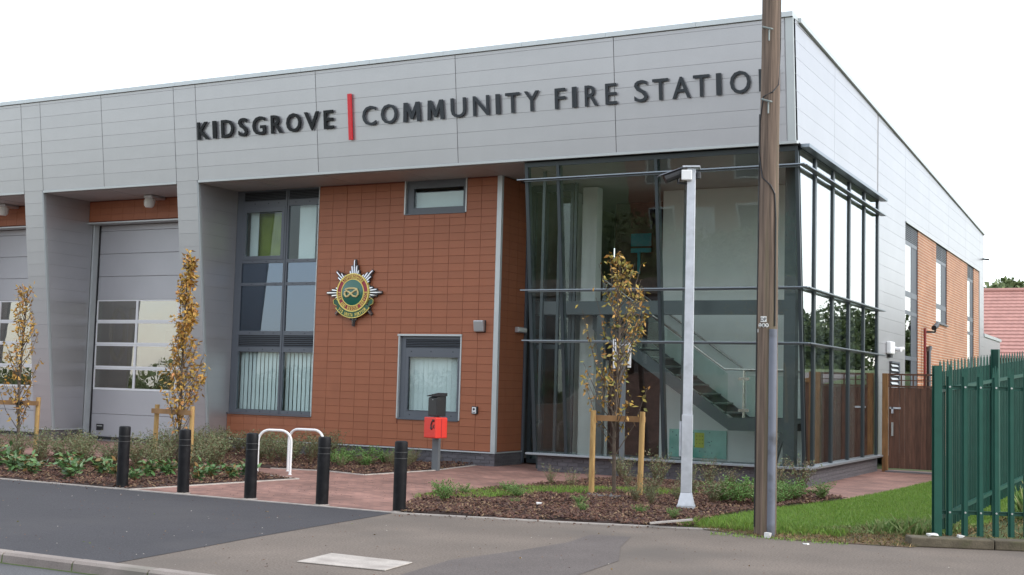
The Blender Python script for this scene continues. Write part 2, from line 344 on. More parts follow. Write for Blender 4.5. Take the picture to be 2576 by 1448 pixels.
# rear service lane beyond the fence
lx=np.linspace(4.6,12,12); ly=np.linspace(-5.4,30,30); LX,LY=np.meshgrid(lx,ly)
V=np.stack([LX,LY,ground_z(LX,LY)+.012],-1).reshape(-1,3); F=[(j*12+i,j*12+i+1,(j+1)*12+i+1,(j+1)*12+i) for j in range(29) for i in range(11)]
kind(np_mesh('service_lane',V,F,M['patch']),'structure')
# kerb stones along the road
kb=thing('road_kerb','row of pale concrete kerb stones between the road and the pavement','kerb',(-3,-13.08,-.1))
x=-8.47
while x<8:
    b=MB(); x1=x+.905; z=rng.normal(0,.002)
    b.prism([(x,-13.01,-.12),(x,-13.155,-.12),(x,-13.15,-.02+z),(x,-13.125,.004+z),(x,-13.01,.006+z)],x1-x-.01,(1,0,0))
    b.build('kerb_stone',M['kerb'],kb); x+=.915
# edging strips
def edging(pts, name='edging_strip'):
    b=MB()
    for (a,c) in zip(pts[:-1],pts[1:]):
        b.beam((a[0],a[1],-.01),(c[0],c[1],-.01),.05,.05)
    return kind(b.build(name,M['edging']),'structure')
edging([(-40,-7.63),(-7.82,-7.58),(-3.04,-7.63),(-.98,-7.14),(.95,-6.57)])
BED1=[(-7.86,-7.55),(-7.40,-4.12),(-8.44,-3.80),(-9.5,-3.25),(-22,-3.2),(-22,-7.55)]
BED2=[(-9.2,-2.4),(-8.2,-2.15),(-7.15,-2.44),(-6.9,-.45),(-7.1,1.5),(-13.75,1.5),(-13.9,-2.2)]
BED3=[(-3.1,-7.58),(-.98,-7.08),(.62,-6.6),(.42,-5.1),(.62,-3.6),(.92,-2.3),(1.19,-.85),(.45,.1),(-.6,.45),(-3.4,.5),(-3.75,-2.4),(-4.05,-5.3),(-3.45,-6.9)]
edging([(-7.82,-7.55),(-7.36,-4.08),(-8.44,-3.76),(-9.47,-3.2),(-14,-3.15)])
edging([(-9.25,-2.45),(-8.2,-2.2),(-7.1,-2.48),(-6.85,-.45),(-7.05,1.55)])
BEDS=[('left',BED1,15000),('wall',BED2,6500),('right',BED3,15000)]
def bedz(x,y): return .018+.03*(np.sin(x*3.1+y*1.7)*np.sin(y*2.3-x)+1)
for nm,P,n in BEDS:
    o=poly_sheet('mulch_bed',P,.012,M['mulchb'])
    X,Y=scatter(P,n); n=len(X)
    L_=rng.uniform(.012,.045,n); Wd=rng.uniform(.006,.018,n); T=rng.uniform(.002,.006,n); A=rng.uniform(0,6.28,n); tl=rng.normal(0,.45,n)
    Z=bedz(X,Y)*.8
    ca,sa=np.cos(A),np.sin(A); ct,st=np.cos(tl),np.sin(tl)
    ax=np.stack([ca*ct,sa*ct,st],-1); bx=np.stack([-sa,ca,0*sa],-1); cx=np.cross(ax,bx)
    C0=np.stack([X,Y,Z],-1); vs=[]
    for sx_,sy_,sz_ in [(-1,-1,-1),(1,-1,-1),(1,1,-1),(-1,1,-1),(-1,-1,1),(1,-1,1),(1,1,1),(-1,1,1)]:
        vs.append(C0+ax*(sx_*L_)[:,None]+bx*(sy_*Wd)[:,None]+cx*(sz_*T)[:,None])
    V=np.stack(vs,1).reshape(-1,3); f=np.array([(0,3,2,1),(4,5,6,7),(0,1,5,4),(1,2,6,5),(2,3,7,6),(3,0,4,7)]); F=(np.arange(n)[:,None,None]*8+f).reshape(-1,4)
    np_mesh('bark_mulch',V,F,M['chip'],kind_='stuff')
# grass
def blades(name, P, n, h0, h1, m, w=.004, lean=.35, z=.0, zf=None):
    X,Y=scatter(P,n); n=len(X); h=rng.uniform(h0,h1,n); A=rng.uniform(0,6.28,n); l=rng.normal(0,lean,n)*h; B=rng.uniform(0,6.28,n)
    g=np.full(n,z) if zf is None else zf(X,Y)+z
    dx,dy=np.cos(A)*w,np.sin(A)*w; lx,ly=np.cos(B)*l,np.sin(B)*l
    V=np.stack([np.stack([X-dx,Y-dy,g],-1),np.stack([X+dx,Y+dy,g],-1),np.stack([X+dx*.7+lx*.4,Y+dy*.7+ly*.4,g+h*.6],-1),np.stack([X+lx,Y+ly,g+h],-1)],1).reshape(-1,3)
    F=(np.arange(n)[:,None]*4+np.array([0,1,2,3]))
    return np_mesh(name,V,F,m,kind_='stuff')
GR=[(.42,-5.1),(.62,-3.6),(.92,-2.3),(1.19,-.85),(1.45,2.),(1.62,5.4),(4.2,5.4),(3.9,-1.),(3.62,-3.8),(3.4,-3.9),(2.6,-4.4),(2.0,-5.5),(1.5,-6.2),(.8,-6.2),(.5,-5.9)]
poly_sheet('lawn',GR,.008,M['grassb'])
blades('grass',GR,60000,.02,.05,M['grass'],.0035,z=.005)
G3=[(-4.05,-5.7),(-3.2,-5.4),(-2.9,-3.6),(-1.7,-2.9),(-.9,-1.8),(-1.5,-1.5),(-3.0,-2.3),(-3.75,-3.2)]
blades('grass',G3,9000,.03,.09,M['grass'],.004,z=.01)
blades('grass',[(.4,-6.6),(2.4,-6.35),(2.4,-5.9),(.4,-5.6)],2500,.04,.11,M['grass'],.004,z=.0)
blades('weeds',[(2.5,-5.6),(3.3,-5.5),(3.5,-4.4),(2.9,-4.5)],900,.08,.2,M['weed'],.009,.6,z=.0)
SO=[(.62,-6.6),(.95,-6.72),(1.9,-7.0),(3.25,-6.75),(3.5,-6.25),(3.65,-3.8),(3.4,-3.85),(2.6,-4.35),(2.0,-5.45),(1.5,-6.15),(.8,-6.2)]
poly_sheet('bare_soil',SO,.006,M['soil'])
blades('dry_grass',SO,5200,.01,.045,M['straw'],.006,1.3,z=.004)
blades('weeds',[(1.6,-6.1),(2.1,-5.4),(2.7,-4.3),(3.6,-3.8),(3.5,-5.0),(2.6,-5.8)],2600,.02,.07,M['weed'],.006,.8,z=.0)
blades('weeds',[(1.0,-6.5),(1.5,-6.3),(2.0,-5.6),(2.3,-6.0),(1.9,-6.6)],900,.02,.07,M['grass'],.004,.7,z=.0)
blades('dry_grass',[(3.5,-6.0),(4.4,-5.6),(4.6,2),(3.9,2)],1500,.02,.08,M['straw'],.006,1.,z=.0,zf=ground_z)
blades('weeds',[(1.0,-7.15),(2.6,-7.1),(2.6,-6.85),(1.0,-6.85)],350,.01,.04,M['grass'],.005,.8,z=.002)
blades('weeds',[(3.95,-2.9),(4.3,-2.8),(4.35,-2.3),(4.0,-2.3)],260,.1,.5,M['weed'],.015,.4,z=.0,zf=ground_z)

# ================================================================== THE FIRE STATION
FS=thing('fire_station','grey clad two storey fire station with leaning piers, terracotta tiled wall and glazed corner','building',(-10,2,0))
X0=-25.2
# --- front band --------------------------------------------------
def fp(x,z,out=0.):     # point on the leaning front plane, out = distance proud
    n=Vector((0,-math.cos(AL),-math.sin(AL))); return Vector((x,fy(z),z))+n*out
def fpoly(b,x0,x1,z0,z1,t0,t1):
    n=[]
    for z in (z0,z1):
        for (x,t) in ((x0,t1),(x1,t1),(x1,t0),(x0,t0)):
            n.append(fp(x,z,t))
    b.hexa(n)
ZB=6.18
b=MB(); fpoly(b,X0,-.06,ZB,H-.0,-.16,-.012); band=b.build('front_wall',M['joint'],FS)
BJ=[-23.0,-21.2,-19.5,-18.83,-16.77,-14.49,-13.83,-10.445,-6.946,-3.46,-.16]
NP=0
def front_panel(par,x0,x1,z0,z1,g=.014,gz=.0032):
    sx=x1-x0-g; L=(z1-z0)/math.cos(AL)-gz; c=fp((x0+x1)/2,(z0+z1)/2,-.012)
    return piece('cladding_panel',round(sx,3),.012,round(L,3),M['clad'],par,c,(AL,0,0),.0015)
for i in range(len(BJ)-1):
    if i in (2,5): continue
    z=ZB
    while z<H-.02:
        z1=min(z+.3,H-.005); front_panel(band,BJ[i],BJ[i+1],z,z1); z=z1
for xj in BJ[:-1]:
    b=MB(); fpoly(b,xj-.007,xj+.007,ZB,H-.002,-.0115,-.004); b.build('joint_strip',M['vjoint'],band)
# corner trim, coping, drip
b=MB(); fpoly(b,-.145,0,ZB,H,-.14,.004); b.build('corner_trim',M['trim'],FS,bevel=.006)
b=MB()
for k in range(14):
    a=X0+k*1.8+.002; c=min(X0+(k+1)*1.8,0.03)-.002
    if a<c: b.box(a,c,-.045,.35,H+.004,H+.095)
b.build('coping',M['trim'],FS)
def roofz(y): return H-.0371*y
b=MB()
y=.36
while y<25.2:
    y1=min(y+2.4,25.22); b.hexa([(-.3,y,roofz(y)+.004),(.05,y,roofz(y)+.004),(.05,y1-.004,roofz(y1)+.004),(-.3,y1-.004,roofz(y1)+.004),(-.3,y,roofz(y)+.09),(.05,y,roofz(y)+.09),(.05,y1-.004,roofz(y1)+.09),(-.3,y1-.004,roofz(y1)+.09)]); y=y1
b.build('side_coping',M['trim'],FS)
b=MB(); b.hexa([(X0,.35,H-.1),(-.3,.35,H-.1),(-.3,25.1,roofz(25)-.1),(X0,25.1,roofz(25)-.1),(X0,.35,H),(-.3,.35,H),(-.3,25.1,roofz(25)),(X0,25.1,roofz(25))]); b.build('roof',M['joint'],FS)
for (a,c) in ((X0,-19.5),(-18.83,-14.49),(-13.83,.02)):
    b=MB(); fpoly(b,a,c,ZB-.055,ZB-.002,-.12,.02); b.build('drip_trim',M['trim'],FS,bevel=.004)
# soffit
b=MB(); 
for a,c,yy in ((X0,-19.5,1.9),(-18.83,-14.49,1.9),(-13.83,-6.6,1.75),(-6.6,-5.5,3.)):
    b.box(a+.002,c-.002,fy(ZB)+.12,yy,ZB-.06,ZB-.03)
b.build('soffit',M['soffit'],FS)
b=MB()
for xx in (-20.9,-16.77,-12.35,-10.4,-8.4): b.box(xx-.006,xx+.006,fy(ZB)+.13,1.6,ZB-.066,ZB-.061)
b.build('soffit_joint',M['joint'],FS)
# --- piers -------------------------------------------------------
for (a,c) in ((-19.5,-18.83),(-14.49,-13.83),(-24.5,-23.83)):
    z0=.30
    b=MB(); n=[]
    for z in (z0,ZB+.3):
        n += [fp(a+.01,z,-.014),fp(c-.014,z,-.014),(c-.014,1.94,z),(a+.01,1.94,z)]
    b.hexa(n); pr=b.build('pier',M['joint'],FS)
    z=H-.005
    zs=[]
    zz=ZB+.3*7
    # front rows, going down from the band
    zl=[ZB+.3*k for k in range(7,-21,-1)]; zl=[H-.005]+[q for q in zl if q>z0+.02]+[z0]
    for zt,zb_ in zip(zl[:-1],zl[1:]):
        front_panel(pr,a,c-.04 if zb_<ZB-.01 else c,zb_,zt)
    # trims at the outer corner of each pier, both sides
    b=MB(); fpoly(b,c-.04,c,z0,ZB-.057,-.06,.003); b.build('corner_trim',M['edge'],pr)
    # right-hand face
    zl=[ZB-.06]+[q for q in zl if z0+.02<q<ZB-.08]+[z0]
    for zt,zb_ in zip(zl[:-1],zl[1:]):
        b=MB(); g=.002
        def P(z,xx): return [(xx,fy(z)+.066,z),(xx,1.93,z)]
        (p0,p1),(q0,q1)=P(zb_+g,c-.014),P(zt-g,c-.014); (r0,r1),(s0,s1)=P(zb_+g,c-.002),P(zt-g,c-.002)
        b.hexa([p0,r0,r1,p1,q0,s0,s1,q1]); b.build('cladding_panel',M['clad'],pr)
    # white base trim + brick plinth
    b=MB(); b.hexa([fp(a-.01,z0-.03,.01),fp(c+.01,z0-.03,.01),(c+.01,1.94,z0-.03),(a-.01,1.94,z0-.03),fp(a-.01,z0-.002,.01),fp(c+.01,z0-.002,.01),(c+.01,1.94,z0-.002),(a-.01,1.94,z0-.002)]); b.build('base_trim',M['plinthsill'],pr)
    yb=fy(.15)+.02
    b=MB(); b.box(a+.03,c-.03,yb+.02,1.94,-.02,z0-.031); pl=b.build('pier_plinth',M['mortar'],FS)
    for r in range(4):
        zc=-.005+.0375+r*.075
        hh=.065 if r<3 else .06
        xx=a+.02+(.0 if r%2 else -.11)
        while xx<c-.03:
            e0=max(xx,a+.02); e1=min(xx+.215,c-.02)
            if e1-e0>.03: piece('brick',e1-e0,.012,hh,M['brick'],pl,((e0+e1)/2,yb+.018,zc))
            xx+=.225
        if a>-20 :
            yy=yb+.015+(.0 if r%2 else -.11)
            while yy<1.93:
                e0=max(yy,yb+.015); e1=min(yy+.215,1.93)
                if e1-e0>.03: piece('brick',e1-e0,.012,hh,M['brick'],pl,(c-.028,(e0+e1)/2,zc),(0,0,math.pi/2))
                yy+=.225
# --- bay doors ----------------------------------------------------
def bay(a,c):
    YD=2.14
    b=MB(); b.box(a,c,1.80,2.3,5.57,6.12); lint=b.build('lintel_wall',M['tilejoint'],FS)
    b=MB()
    for r in range(4):
        z0=5.60+r*.1655; z1=min(z0+.1595,6.115)
        if z1-z0<.02: continue
        xx=a+.01
        while xx<c-.02:
            b.box(xx,min(xx+.3815,c-.01),1.787,1.799,z0,z1); xx+=.3875
    b.build('tile',M['tile'],lint,kind_='stuff')
    b=MB(); b.box(a,c,1.76,2.1,5.53,5.568); b.build('lintel_trim',M['trim'],FS,bevel=.004)
    b=MB()
    b.box(a,a+.06,1.945,2.2,.0,5.528); b.build('door_jamb',M['trim'],FS); b=MB(); b.box(c-.06,c,1.945,2.2,.0,5.528); b.build('door_jamb',M['trim'],FS)
    dr=thing_part=None
    b=MB(); b.box(a+.06,a+.085,YD-.03,YD+.06,.04,5.528); b.box(c-.085,c-.06,YD-.03,YD+.06,.04,5.528); b.box(a+.085,c-.085,YD-.02,YD+.05,.03,.10)
    d=b.build('bay_door',M['rubber'],FS)
    zs=[.10,.68,1.29,1.85,2.45,3.03,3.60,4.20,4.79,5.38,5.528]; x0=a+.088; x1=c-.088
    for k,(z0,z1) in enumerate(zip(zs[:-1],zs[1:])):
        if 2<=k<=5:
            b=MB(); w=(x1-x0)/3
            b.box(x0,x1,YD,YD+.04,z0+.002,z0+.055); b.box(x0,x1,YD,YD+.04,z1-.035,z1-.002)
            for j in range(4):
                xc=x0+w*j; e0=max(xc-.035,x0); e1=min(xc+.035,x1); b.box(e0,e1,YD-.004,YD+.036,z0+.056,z1-.036)
            s=b.build('door_section',M['doorwhite'],d)
            b=MB(); b.box(x0+.01,x1-.01,YD+.014,YD+.02,z0+.05,z1-.03); b.build('door_glazing',M['glassdoor'],d)
        else:
            b=MB(); b.box(x0,x1,YD,YD+.04,z0+.004,z1-.004); b.build('door_section',M['door'],d,bevel=.004)
    b=MB(); b.box(x0+.2,x0+.44,YD-.02,YD-.001,.26,.42); b.build('door_handle',M['black'],d,bevel=.01)
    b=MB(); b.box(x0+.23,x0+.41,YD-.026,YD-.021,.36,.385); b.build('handle_lip',M['bolt'],d)
    b=MB(); b.box(a,c,2.0,2.3,-.02,.03); b.build('threshold',M['mortar'],FS)
bay(-18.83,-14.49); bay(-23.83,-19.5)
b=MB(); b.box(X0,-13.9,9.,9.1,0,6.1); b.box(X0,-13.9,2.4,9,-.01,.01); b.box(X0,-13.9,2.4,9,6.13,6.17); b.box(-13.92,-13.86,1.96,9,0,6.1); b.box(X0-.1,X0,.6,9,0,6.1); b.build('engine_bay_interior',M['bayin'],FS)
b=MB(); b.tube([(-18.25+.24*math.cos(a),2.42,2.72+.66*math.sin(a)) for a in np.linspace(0,2*math.pi,26)],.06,8); b.build('reflection_loop',M['reflolive'],FS,smooth=True)  # ring added behind the glazing, standing in for a distorted reflection
b=MB(); b.tube([(-17.85+.0*math.cos(a),2.5,z) for z in (.4,3.4)],.09,10); b.build('reflection_stem',M['reflolive'],FS)  # upright tube beside the added ring, in the same reflection colour
b=MB(); b.box(-18.3,-15.6,4.2,8.8,.5,2.9); b.box(-18.2,-15.7,3.6,4.2,.6,1.7); b.build('parked_appliance_body',M['darkred'],FS)
b=MB(); b.box(-18.0,-15.9,3.57,3.6,.8,1.0); b.box(-18.05,-15.85,4.17,4.2,1.9,2.6); b.build('parked_appliance_panel',M['white'],FS)
# --- terracotta wall ------------------------------------------------
YW=1.604
W1=(-13.828,-11.39,.88,6.12); W2=(-9.09,-7.52,.915,2.725); W3=(-9.06,-7.50,5.376,6.12)
def wallslab(b,x0,x1,z0,z1,holes,y0,y1):
    xsx=sorted({x0,x1,*[h[0] for h in holes],*[h[1] for h in holes]}); zsz=sorted({z0,z1,*[h[2] for h in holes],*[h[3] for h in holes]})
    xsx=[q for q in xsx if x0<=q<=x1]; zsz=[q for q in zsz if z0<=q<=z1]
    for i in range(len(xsx)-1):
        run=None
        for j in range(len(zsz)-1):
            cx,cz=(xsx[i]+xsx[i+1])/2,(zsz[j]+zsz[j+1])/2
            if not any(h[0]<cx<h[1] and h[2]<cz<h[3] for h in holes): b.box(xsx[i],xsx[i+1],y0,y1,zsz[j],zsz[j+1])
b=MB(); wallslab(b,-13.826,-6.645,.29,6.12,[W1,W2,W3],YW+.012,YW+.16); b.box(-6.79,-6.645,YW+.161,2.86,.29,6.12); tw=b.build('tiled_wall',M['tilejoint'],FS)
def cut(rects,h,g=.006):
    out=[]
    for (a,c,z0,z1) in rects:
        if a>=h[1] or c<=h[0] or z0>=h[3] or z1<=h[2]: out.append((a,c,z0,z1)); continue
        if a<h[0]-.012: out.append((a,h[0]-g,z0,z1))
        if c>h[1]+.012: out.append((h[1]+g,c,z0,z1))
        m0,m1=max(a,h[0]),min(c,h[1])
        if z0<h[2]-.012: out.append((m0,m1,z0,h[2]-g))
        if z1>h[3]+.012: out.append((m0,m1,h[3]+g,z1))
    return out
tiles=[]
TW,TH=.3875,.1655
for i in range(-7,12):
    for r in range(36):
        x0=-11.39+i*TW; x1=x0+TW; z0=.30+r*TH; z1=min(z0+TH,6.11)
        x0=max(x0,-13.825); x1=min(x1,-6.745)
        if x1-x0<.03 or z1-z0<.03: continue
        rr=[(x0,x1,z0,z1)]
        for h in (W1,W2,W3): rr=cut(rr,h,.002)
        tiles+= [q for q in rr if q[1]-q[0]>.03 and q[3]-q[2]>.03]
tiles.sort(key=lambda q:-(q[0]*.35 + min(q[1]-q[0],.38)*(q[3]-q[2])*60))
for q in tiles[:300]:
    piece('tile',q[1]-q[0]-.0065,.009,q[3]-q[2]-.0065,M['tile'],tw,((q[0]+q[1])/2,YW+.0115+rng.normal(0,.0006),(q[2]+q[3])/2),bev=.002)
b=MB()
for q in tiles[300:]: b.box(q[0]+.003,q[1]-.003,YW,YW+.012,q[2]+.003,q[3]-.003)
for i in range(3):
    for r in range(36):
        y0=YW+.012+i*TW; y1=min(y0+TW,2.79); z0=.30+r*TH; z1=min(z0+TH,6.11)
        b.box(-6.645,-6.633,y0+.003,y1-.003,z0+.003,z1-.003)
b.build('tile',M['tile'],tw,kind_='stuff')
b=MB(); b.box(-6.742,-6.628,YW-.012,YW+.03,.291,6.12); b.box(-6.644,-6.622,YW+.031,YW+.06,.291,6.12); b.build('corner_trim',M['trim'],FS,bevel=.004)
b=MB(); b.box(-6.65,-6.6,2.80,2.87,.03,6.12); b.build('corner_trim',M['frame'],FS)
b=MB(); b.box(-13.84,-6.62,YW-.03,YW+.02,.262,.289); b.box(-6.64,-6.615,YW+.021,2.86,.262,.289); b.build('base_trim',M['plinthsill'],FS)
b=MB(); b.box(-13.84,-6.655,YW+.02,YW+.16,-.02,.261); b.box(-6.8,-6.655,YW+.161,2.86,-.02,.261); pl=b.build('wall_plinth',M['mortar'],FS)
for r in range(4):
    zc=-.028+.0375+r*.075; xx=-13.84-(.11 if r%2 else 0)
    hh=.065
    if r==3: zc-=.004; hh=.055
    while xx<-6.645:
        e0=max(xx,-13.84); e1=min(xx+.215,-6.645)
        if e1-e0>.03:
            if e0>-11.2: piece('brick',e1-e0,.012,hh,M['brick'],pl,((e0+e1)/2,YW+.02,zc),bev=.002)
        xx+=.225
    yy=YW+.02-(.0 if r%2 else .11)
    while yy<2.85:
        e0=max(yy,YW+.02); e1=min(yy+.215,2.85)
        if e1-e0>.03: piece('brick',e1-e0,.012,hh,M['brick'],pl,(-6.656,(e0+e1)/2,zc),(0,0,math.pi/2),bev=.002)
        yy+=.225
b=MB()
for r in range(4):
    xx=-13.84
    while xx<-11.3: b.box(xx,xx+.21,YW+.009,YW+.0195,-.028+.008+r*.075,-.028+.068+r*.075-(.007 if r==3 else 0)); xx+=.225
b.build('brick',M['brick'],pl,kind_='stuff')
# --- windows in the tiled wall ---------------------------------------
YF=YW+.055
def louvre(par,x0,x1,z0,z1,n,y=YF):
    b=MB(); b.box(x0,x1,y+.022,y+.03,z0,z1); L=b.build('louvre_vent',M['rubber'],par)
    h=(z1-z0)/n
    for k in range(n):
        s=MB(); za=z0+k*h; s.hexa([(x0+.004,y-.006,za+.1*h),(x1-.004,y-.006,za+.1*h),(x1-.004,y+.018,za+.45*h),(x0+.004,y+.018,za+.45*h),
            (x0+.004,y-.006,za+.3*h),(x1-.004,y-.006,za+.3*h),(x1-.004,y+.018,za+.65*h),(x0+.004,y+.018,za+.65*h)])
        s.build('louvre_slat',M['louvre'],L if False else par)
def pane(par,x0,x1,z0,z1,m,y=YF+.03,t=.01): b=MB(); b.box(x0,x1,y,y+t,z0,z1); return b.build('pane',m,par)
def blinds(par,x0,x1,z0,z1,y=YF+.16,step=.118,skew=-.12):
    x=x0+.03
    while x<x1:
        s=MB(); a=skew+rng.normal(0,.05); dx=.052*math.cos(a); dy=.052*math.sin(a)
        s.hexa([(x-dx,y-dy,z0),(x+dx,y+dy,z0),(x+dx,y+dy+.002,z0),(x-dx,y-dy+.002,z0),(x-dx,y-dy,z1),(x+dx,y+dy,z1),(x+dx,y+dy+.002,z1),(x-dx,y-dy+.002,z1)])
        s.build('blind_slat',M['blind'],par); x+=step
# W1 tall window
b=MB()
x0,x1,z0,z1=W1; mx=-12.35
b.box(x0,x0+.20,YF,YF+.08,z0,z1); b.box(x1-.035,x1-.008,YF,YF+.08,z0,z1); b.box(mx-.055,mx+.055,YF,YF+.08,z0,z1)
for za,zb_ in ((z0,.965),(2.31,2.43),(2.70,2.80),(3.86,3.93),(4.39,4.47),(5.72,5.87),(6.085,6.12)):
    b.box(x0+.2,mx-.055,YF+.002,YF+.078,za,zb_); b.box(mx+.055,x1-.035,YF+.002,YF+.078,za,zb_)
b.box(x0+.21,mx-.055,YF-.012,YF+.06,4.47,4.56); b.box(x0+.21,mx-.055,YF-.012,YF+.06,5.60,5.719); b.box(x0+.21,x0+.29,YF-.012,YF+.06,4.56,5.6); b.box(mx-.14,mx-.055,YF-.012,YF+.06,4.56,5.6)
w1=b.build('window',M['frame'],FS,bevel=.003)
b=MB(); b.box(mx-.012,mx+.012,YF-.02,YF-.002,z0,z1); b.build('mullion_cap',M['frame'],w1)
b=MB(); b.box(x0,x1,YW-.03,YF-.001,z0-.03,z0-.003); b.build('window_sill',M['frame'],w1)
b=MB(); b.box(x1-.007,x1+.01,YW-.014,YF+.02,z0-.02,z1); b.build('edge_trim',M['trim'],w1)
for xa,xb in ((x0+.2,mx-.055),(mx+.055,x1-.035)):
    louvre(w1,xa,xb,5.87,6.085,6); louvre(w1,xa,xb,2.43,2.70,6)
    pane(w1,xa,xb,2.80,3.86,M['glassdark']); pane(w1,xa,xb,3.93,4.39,M['glassdark']); pane(w1,xa,xb,.965,2.31,M['glasswin']); blinds(w1,xa,xb,.97,2.30)
pane(w1,x0+.29,mx-.14,4.56,5.60,M['glasswin']); pane(w1,mx+.055,x1-.035,4.47,5.72,M['glasswin'])
b=MB(); b.box(x0,x1,YF+.07,YF+.09,2.79,4.40); b.build('spandrel_panel',M['spandrel'],w1)
b=MB(); b.box(x0+.26,x0+.50,YF+.2,YF+.22,4.45,5.7); b.build('blind_panel',M['blind'],w1)
b=MB(); b.box(-12.12,-11.65,YF+.2,YF+.22,4.40,5.8); b.build('blind_panel',M['blind'],w1)
b=MB(); b.box(-13.45,-12.6,YF+.32,YF+.34,4.0,5.62); b.build('coloured_partition',M['green'],FS)
for xx in (-13.3,-12.9,-12.6,-12.1,-11.7):
    b=MB()
    for zz in (.925,2.37,2.75,3.895,4.43,5.8): b.tube([(xx,YF,zz),(xx,YF-.006,zz)],.012,6)
    b.build('fixing_screw',M['rubber'],w1)
# W2
b=MB(); x0,x1,z0,z1=W2
for q in ((x0+.02,x0+.14,z0,z1-.02),(x1-.035,x1-.018,z0,z1-.02),(x0+.14,x1-.035,z0,1.09),(x0+.14,x1-.035,2.25,2.45),(x0+.14,x1-.035,2.635,z1-.02),(x1-.11,x1-.0352,1.09,2.25)):
    b.box(q[0],q[1],YF,YF+.08,q[2],q[3])
b.box(x0+.21,x1-.11,YF-.012,YF+.05,1.0901,1.10); b.box(x0+.141,x0+.22,YF+.001,YF+.06,1.0902,2.2499)
w2=b.build('window',M['frame'],FS,bevel=.003)
b=MB(); b.box(x0-.012,x0+.018,YW-.014,YF+.02,z0,z1-.02); b.box(x1-.017,x1+.012,YW-.014,YF+.02,z0,z1-.02); b.box(x0-.03,x1+.02,YW-.03,YF+.02,z1-.019,z1+.022); b.build('edge_trim',M['trim'],w2)
b=MB(); b.box(x0+.019,x1-.018,YW-.03,YF-.001,z0-.02,z0+.01); b.build('window_sill',M['frame'],w2)
louvre(w2,x0+.14,x1-.04,2.452,2.633,5); pane(w2,x0+.22,x1-.11,1.1,2.25,M['glasswin']); blinds(w2,x0+.2,x1-.1,1.05,2.3,skew=.25)
for xx in (-8.8,-8.3,-7.75):
    b=MB()
    for zz in (1.0,2.37): b.tube([(xx,YF,zz),(xx,YF-.006,zz)],.012,6)
    b.build('fixing_screw',M['rubber'],w2)
# W3
b=MB(); x0,x1,z0,z1=W3
for q in ((x0+.02,x0+.19,z0,z1),(x1-.11,x1-.018,z0,z1),(x0+.19,x1-.11,z0,5.52),(x0+.19,x1-.11,5.95,z1)): b.box(q[0],q[1],YF,YF+.08,q[2],q[3])
w3=b.build('window',M['frame'],FS,bevel=.003)
b=MB(); b.box(x0-.012,x0+.018,YW-.014,YF+.02,z0,z1); b.box(x1-.017,x1+.012,YW-.014,YF+.02,z0,z1); b.build('edge_trim',M['trim'],w3)
b=MB(); b.box(x0+.019,x1-.018,YW-.03,YF-.001,z0-.015,z0+.012); b.build('window_sill',M['frame'],w3)
pane(w3,x0+.19,x1-.11,5.52,5.95,M['glasswin']); b=MB(); b.box(x0+.19,x1-.11,YF+.12,YF+.13,5.4,5.87); b.build('blind_panel',M['blind'],w3)
# rooms behind
b=MB(); b.box(-13.84,-6.8,4.4,4.5,.2,6.1); b.box(-13.84,-6.8,1.8,4.4,.1,.2); b.box(-13.84,-6.8,1.8,4.4,3.2,3.5); b.box(-10.2,-10.1,1.8,4.4,.2,6.1); b.box(-13.84,-13.8,1.8,4.4,.2,6.1); b.box(-13.84,-6.8,1.8,4.4,6.13,6.17); b.build('office_interior',M['soffit'],FS)
# --- glazed corner ----------------------------------------------------
CW=thing_none=None
GY=.16
def gp(x,z,out=0.): return fp(x,z,out)+Vector((0,GY,0))
def gbox(b,x0,x1,z0,z1,t0,t1):
    n=[]
    for z in (z0,z1):
        for (x,t) in ((x0,t1),(x1,t1),(x1,t0),(x0,t0)): n.append(gp(x,z,t))
    b.hexa(n)
ZS=.37; ZT=6.12
b=MB()
gbox(b,-5.50,-5.43,ZS,ZT,-.12,.02); gbox(b,-.06,.0,ZS,ZT,-.10,.02)
for xx in (-4.775,-2.72): gbox(b,xx-.03,xx+.03,ZS,ZT,-.14,.02)
gbox(b,-5.5,0,ZT-.09,ZT,-.1,.018)
cw=b.build('curtain_wall_frame',M['curtain'],FS)
for (xa,xb) in ((-5.43,-4.805),(-4.745,-2.75),(-2.69,-.06)):
    b=MB(); gbox(b,xa,xb,ZS,ZT-.09,-.012,0.); b.build('pane',M['glass'],cw)
for z in (2.595,3.592,5.77):
    b=MB()
    n=[]
    y=gp(0,z).y
    b.box(-5.62,.14,y-.15,y-.022,z-.012,z+.012); b.box(-5.5,0.,y-.05,y-.0201,z-.035,z-.0121); b.build('shading_bar',M['finbar'],cw,bevel=.004)
# sill and plinth, front
ys=gp(0,ZS).y
b=MB(); b.box(-5.62,.13,ys-.13,ys+.05,ZS-.045,ZS-.003); b.build('curtain_sill',M['sill'],cw,bevel=.004)
b=MB(); b.box(-5.42,-.02,ys+.05,ys+.2,-.02,ZS-.046); b.box(-.14,-.02,ys+.2,7.4,-.02,ZS-.05); pf=b.build('corner_plinth',M['mortar'],FS)
for r in range(5):
    zc=-.03+.0375+r*.075; hh=.065
    if r==4: zc=.30; hh=.05
    xx=-5.42-(.11 if r%2 else 0)
    while xx<-.01:
        e0=max(xx,-5.42); e1=min(xx+.215,-.008)
        if e1-e0>.03: piece('brick',e1-e0,.012,hh,M['brick'],pf,((e0+e1)/2,ys+.05,zc),bev=.002)
        xx+=.225
b=MB()
for r in range(4):
    yy=ys+.05-(.0 if r%2 else .11)
    while yy<7.38:
        e0=max(yy,ys+.05); e1=min(yy+.215,7.38); b.box(-.0195,-.008,e0,e1,-.025+r*.075,.04+r*.075); yy+=.225
b.build('brick',M['brick'],pf,kind_='stuff')
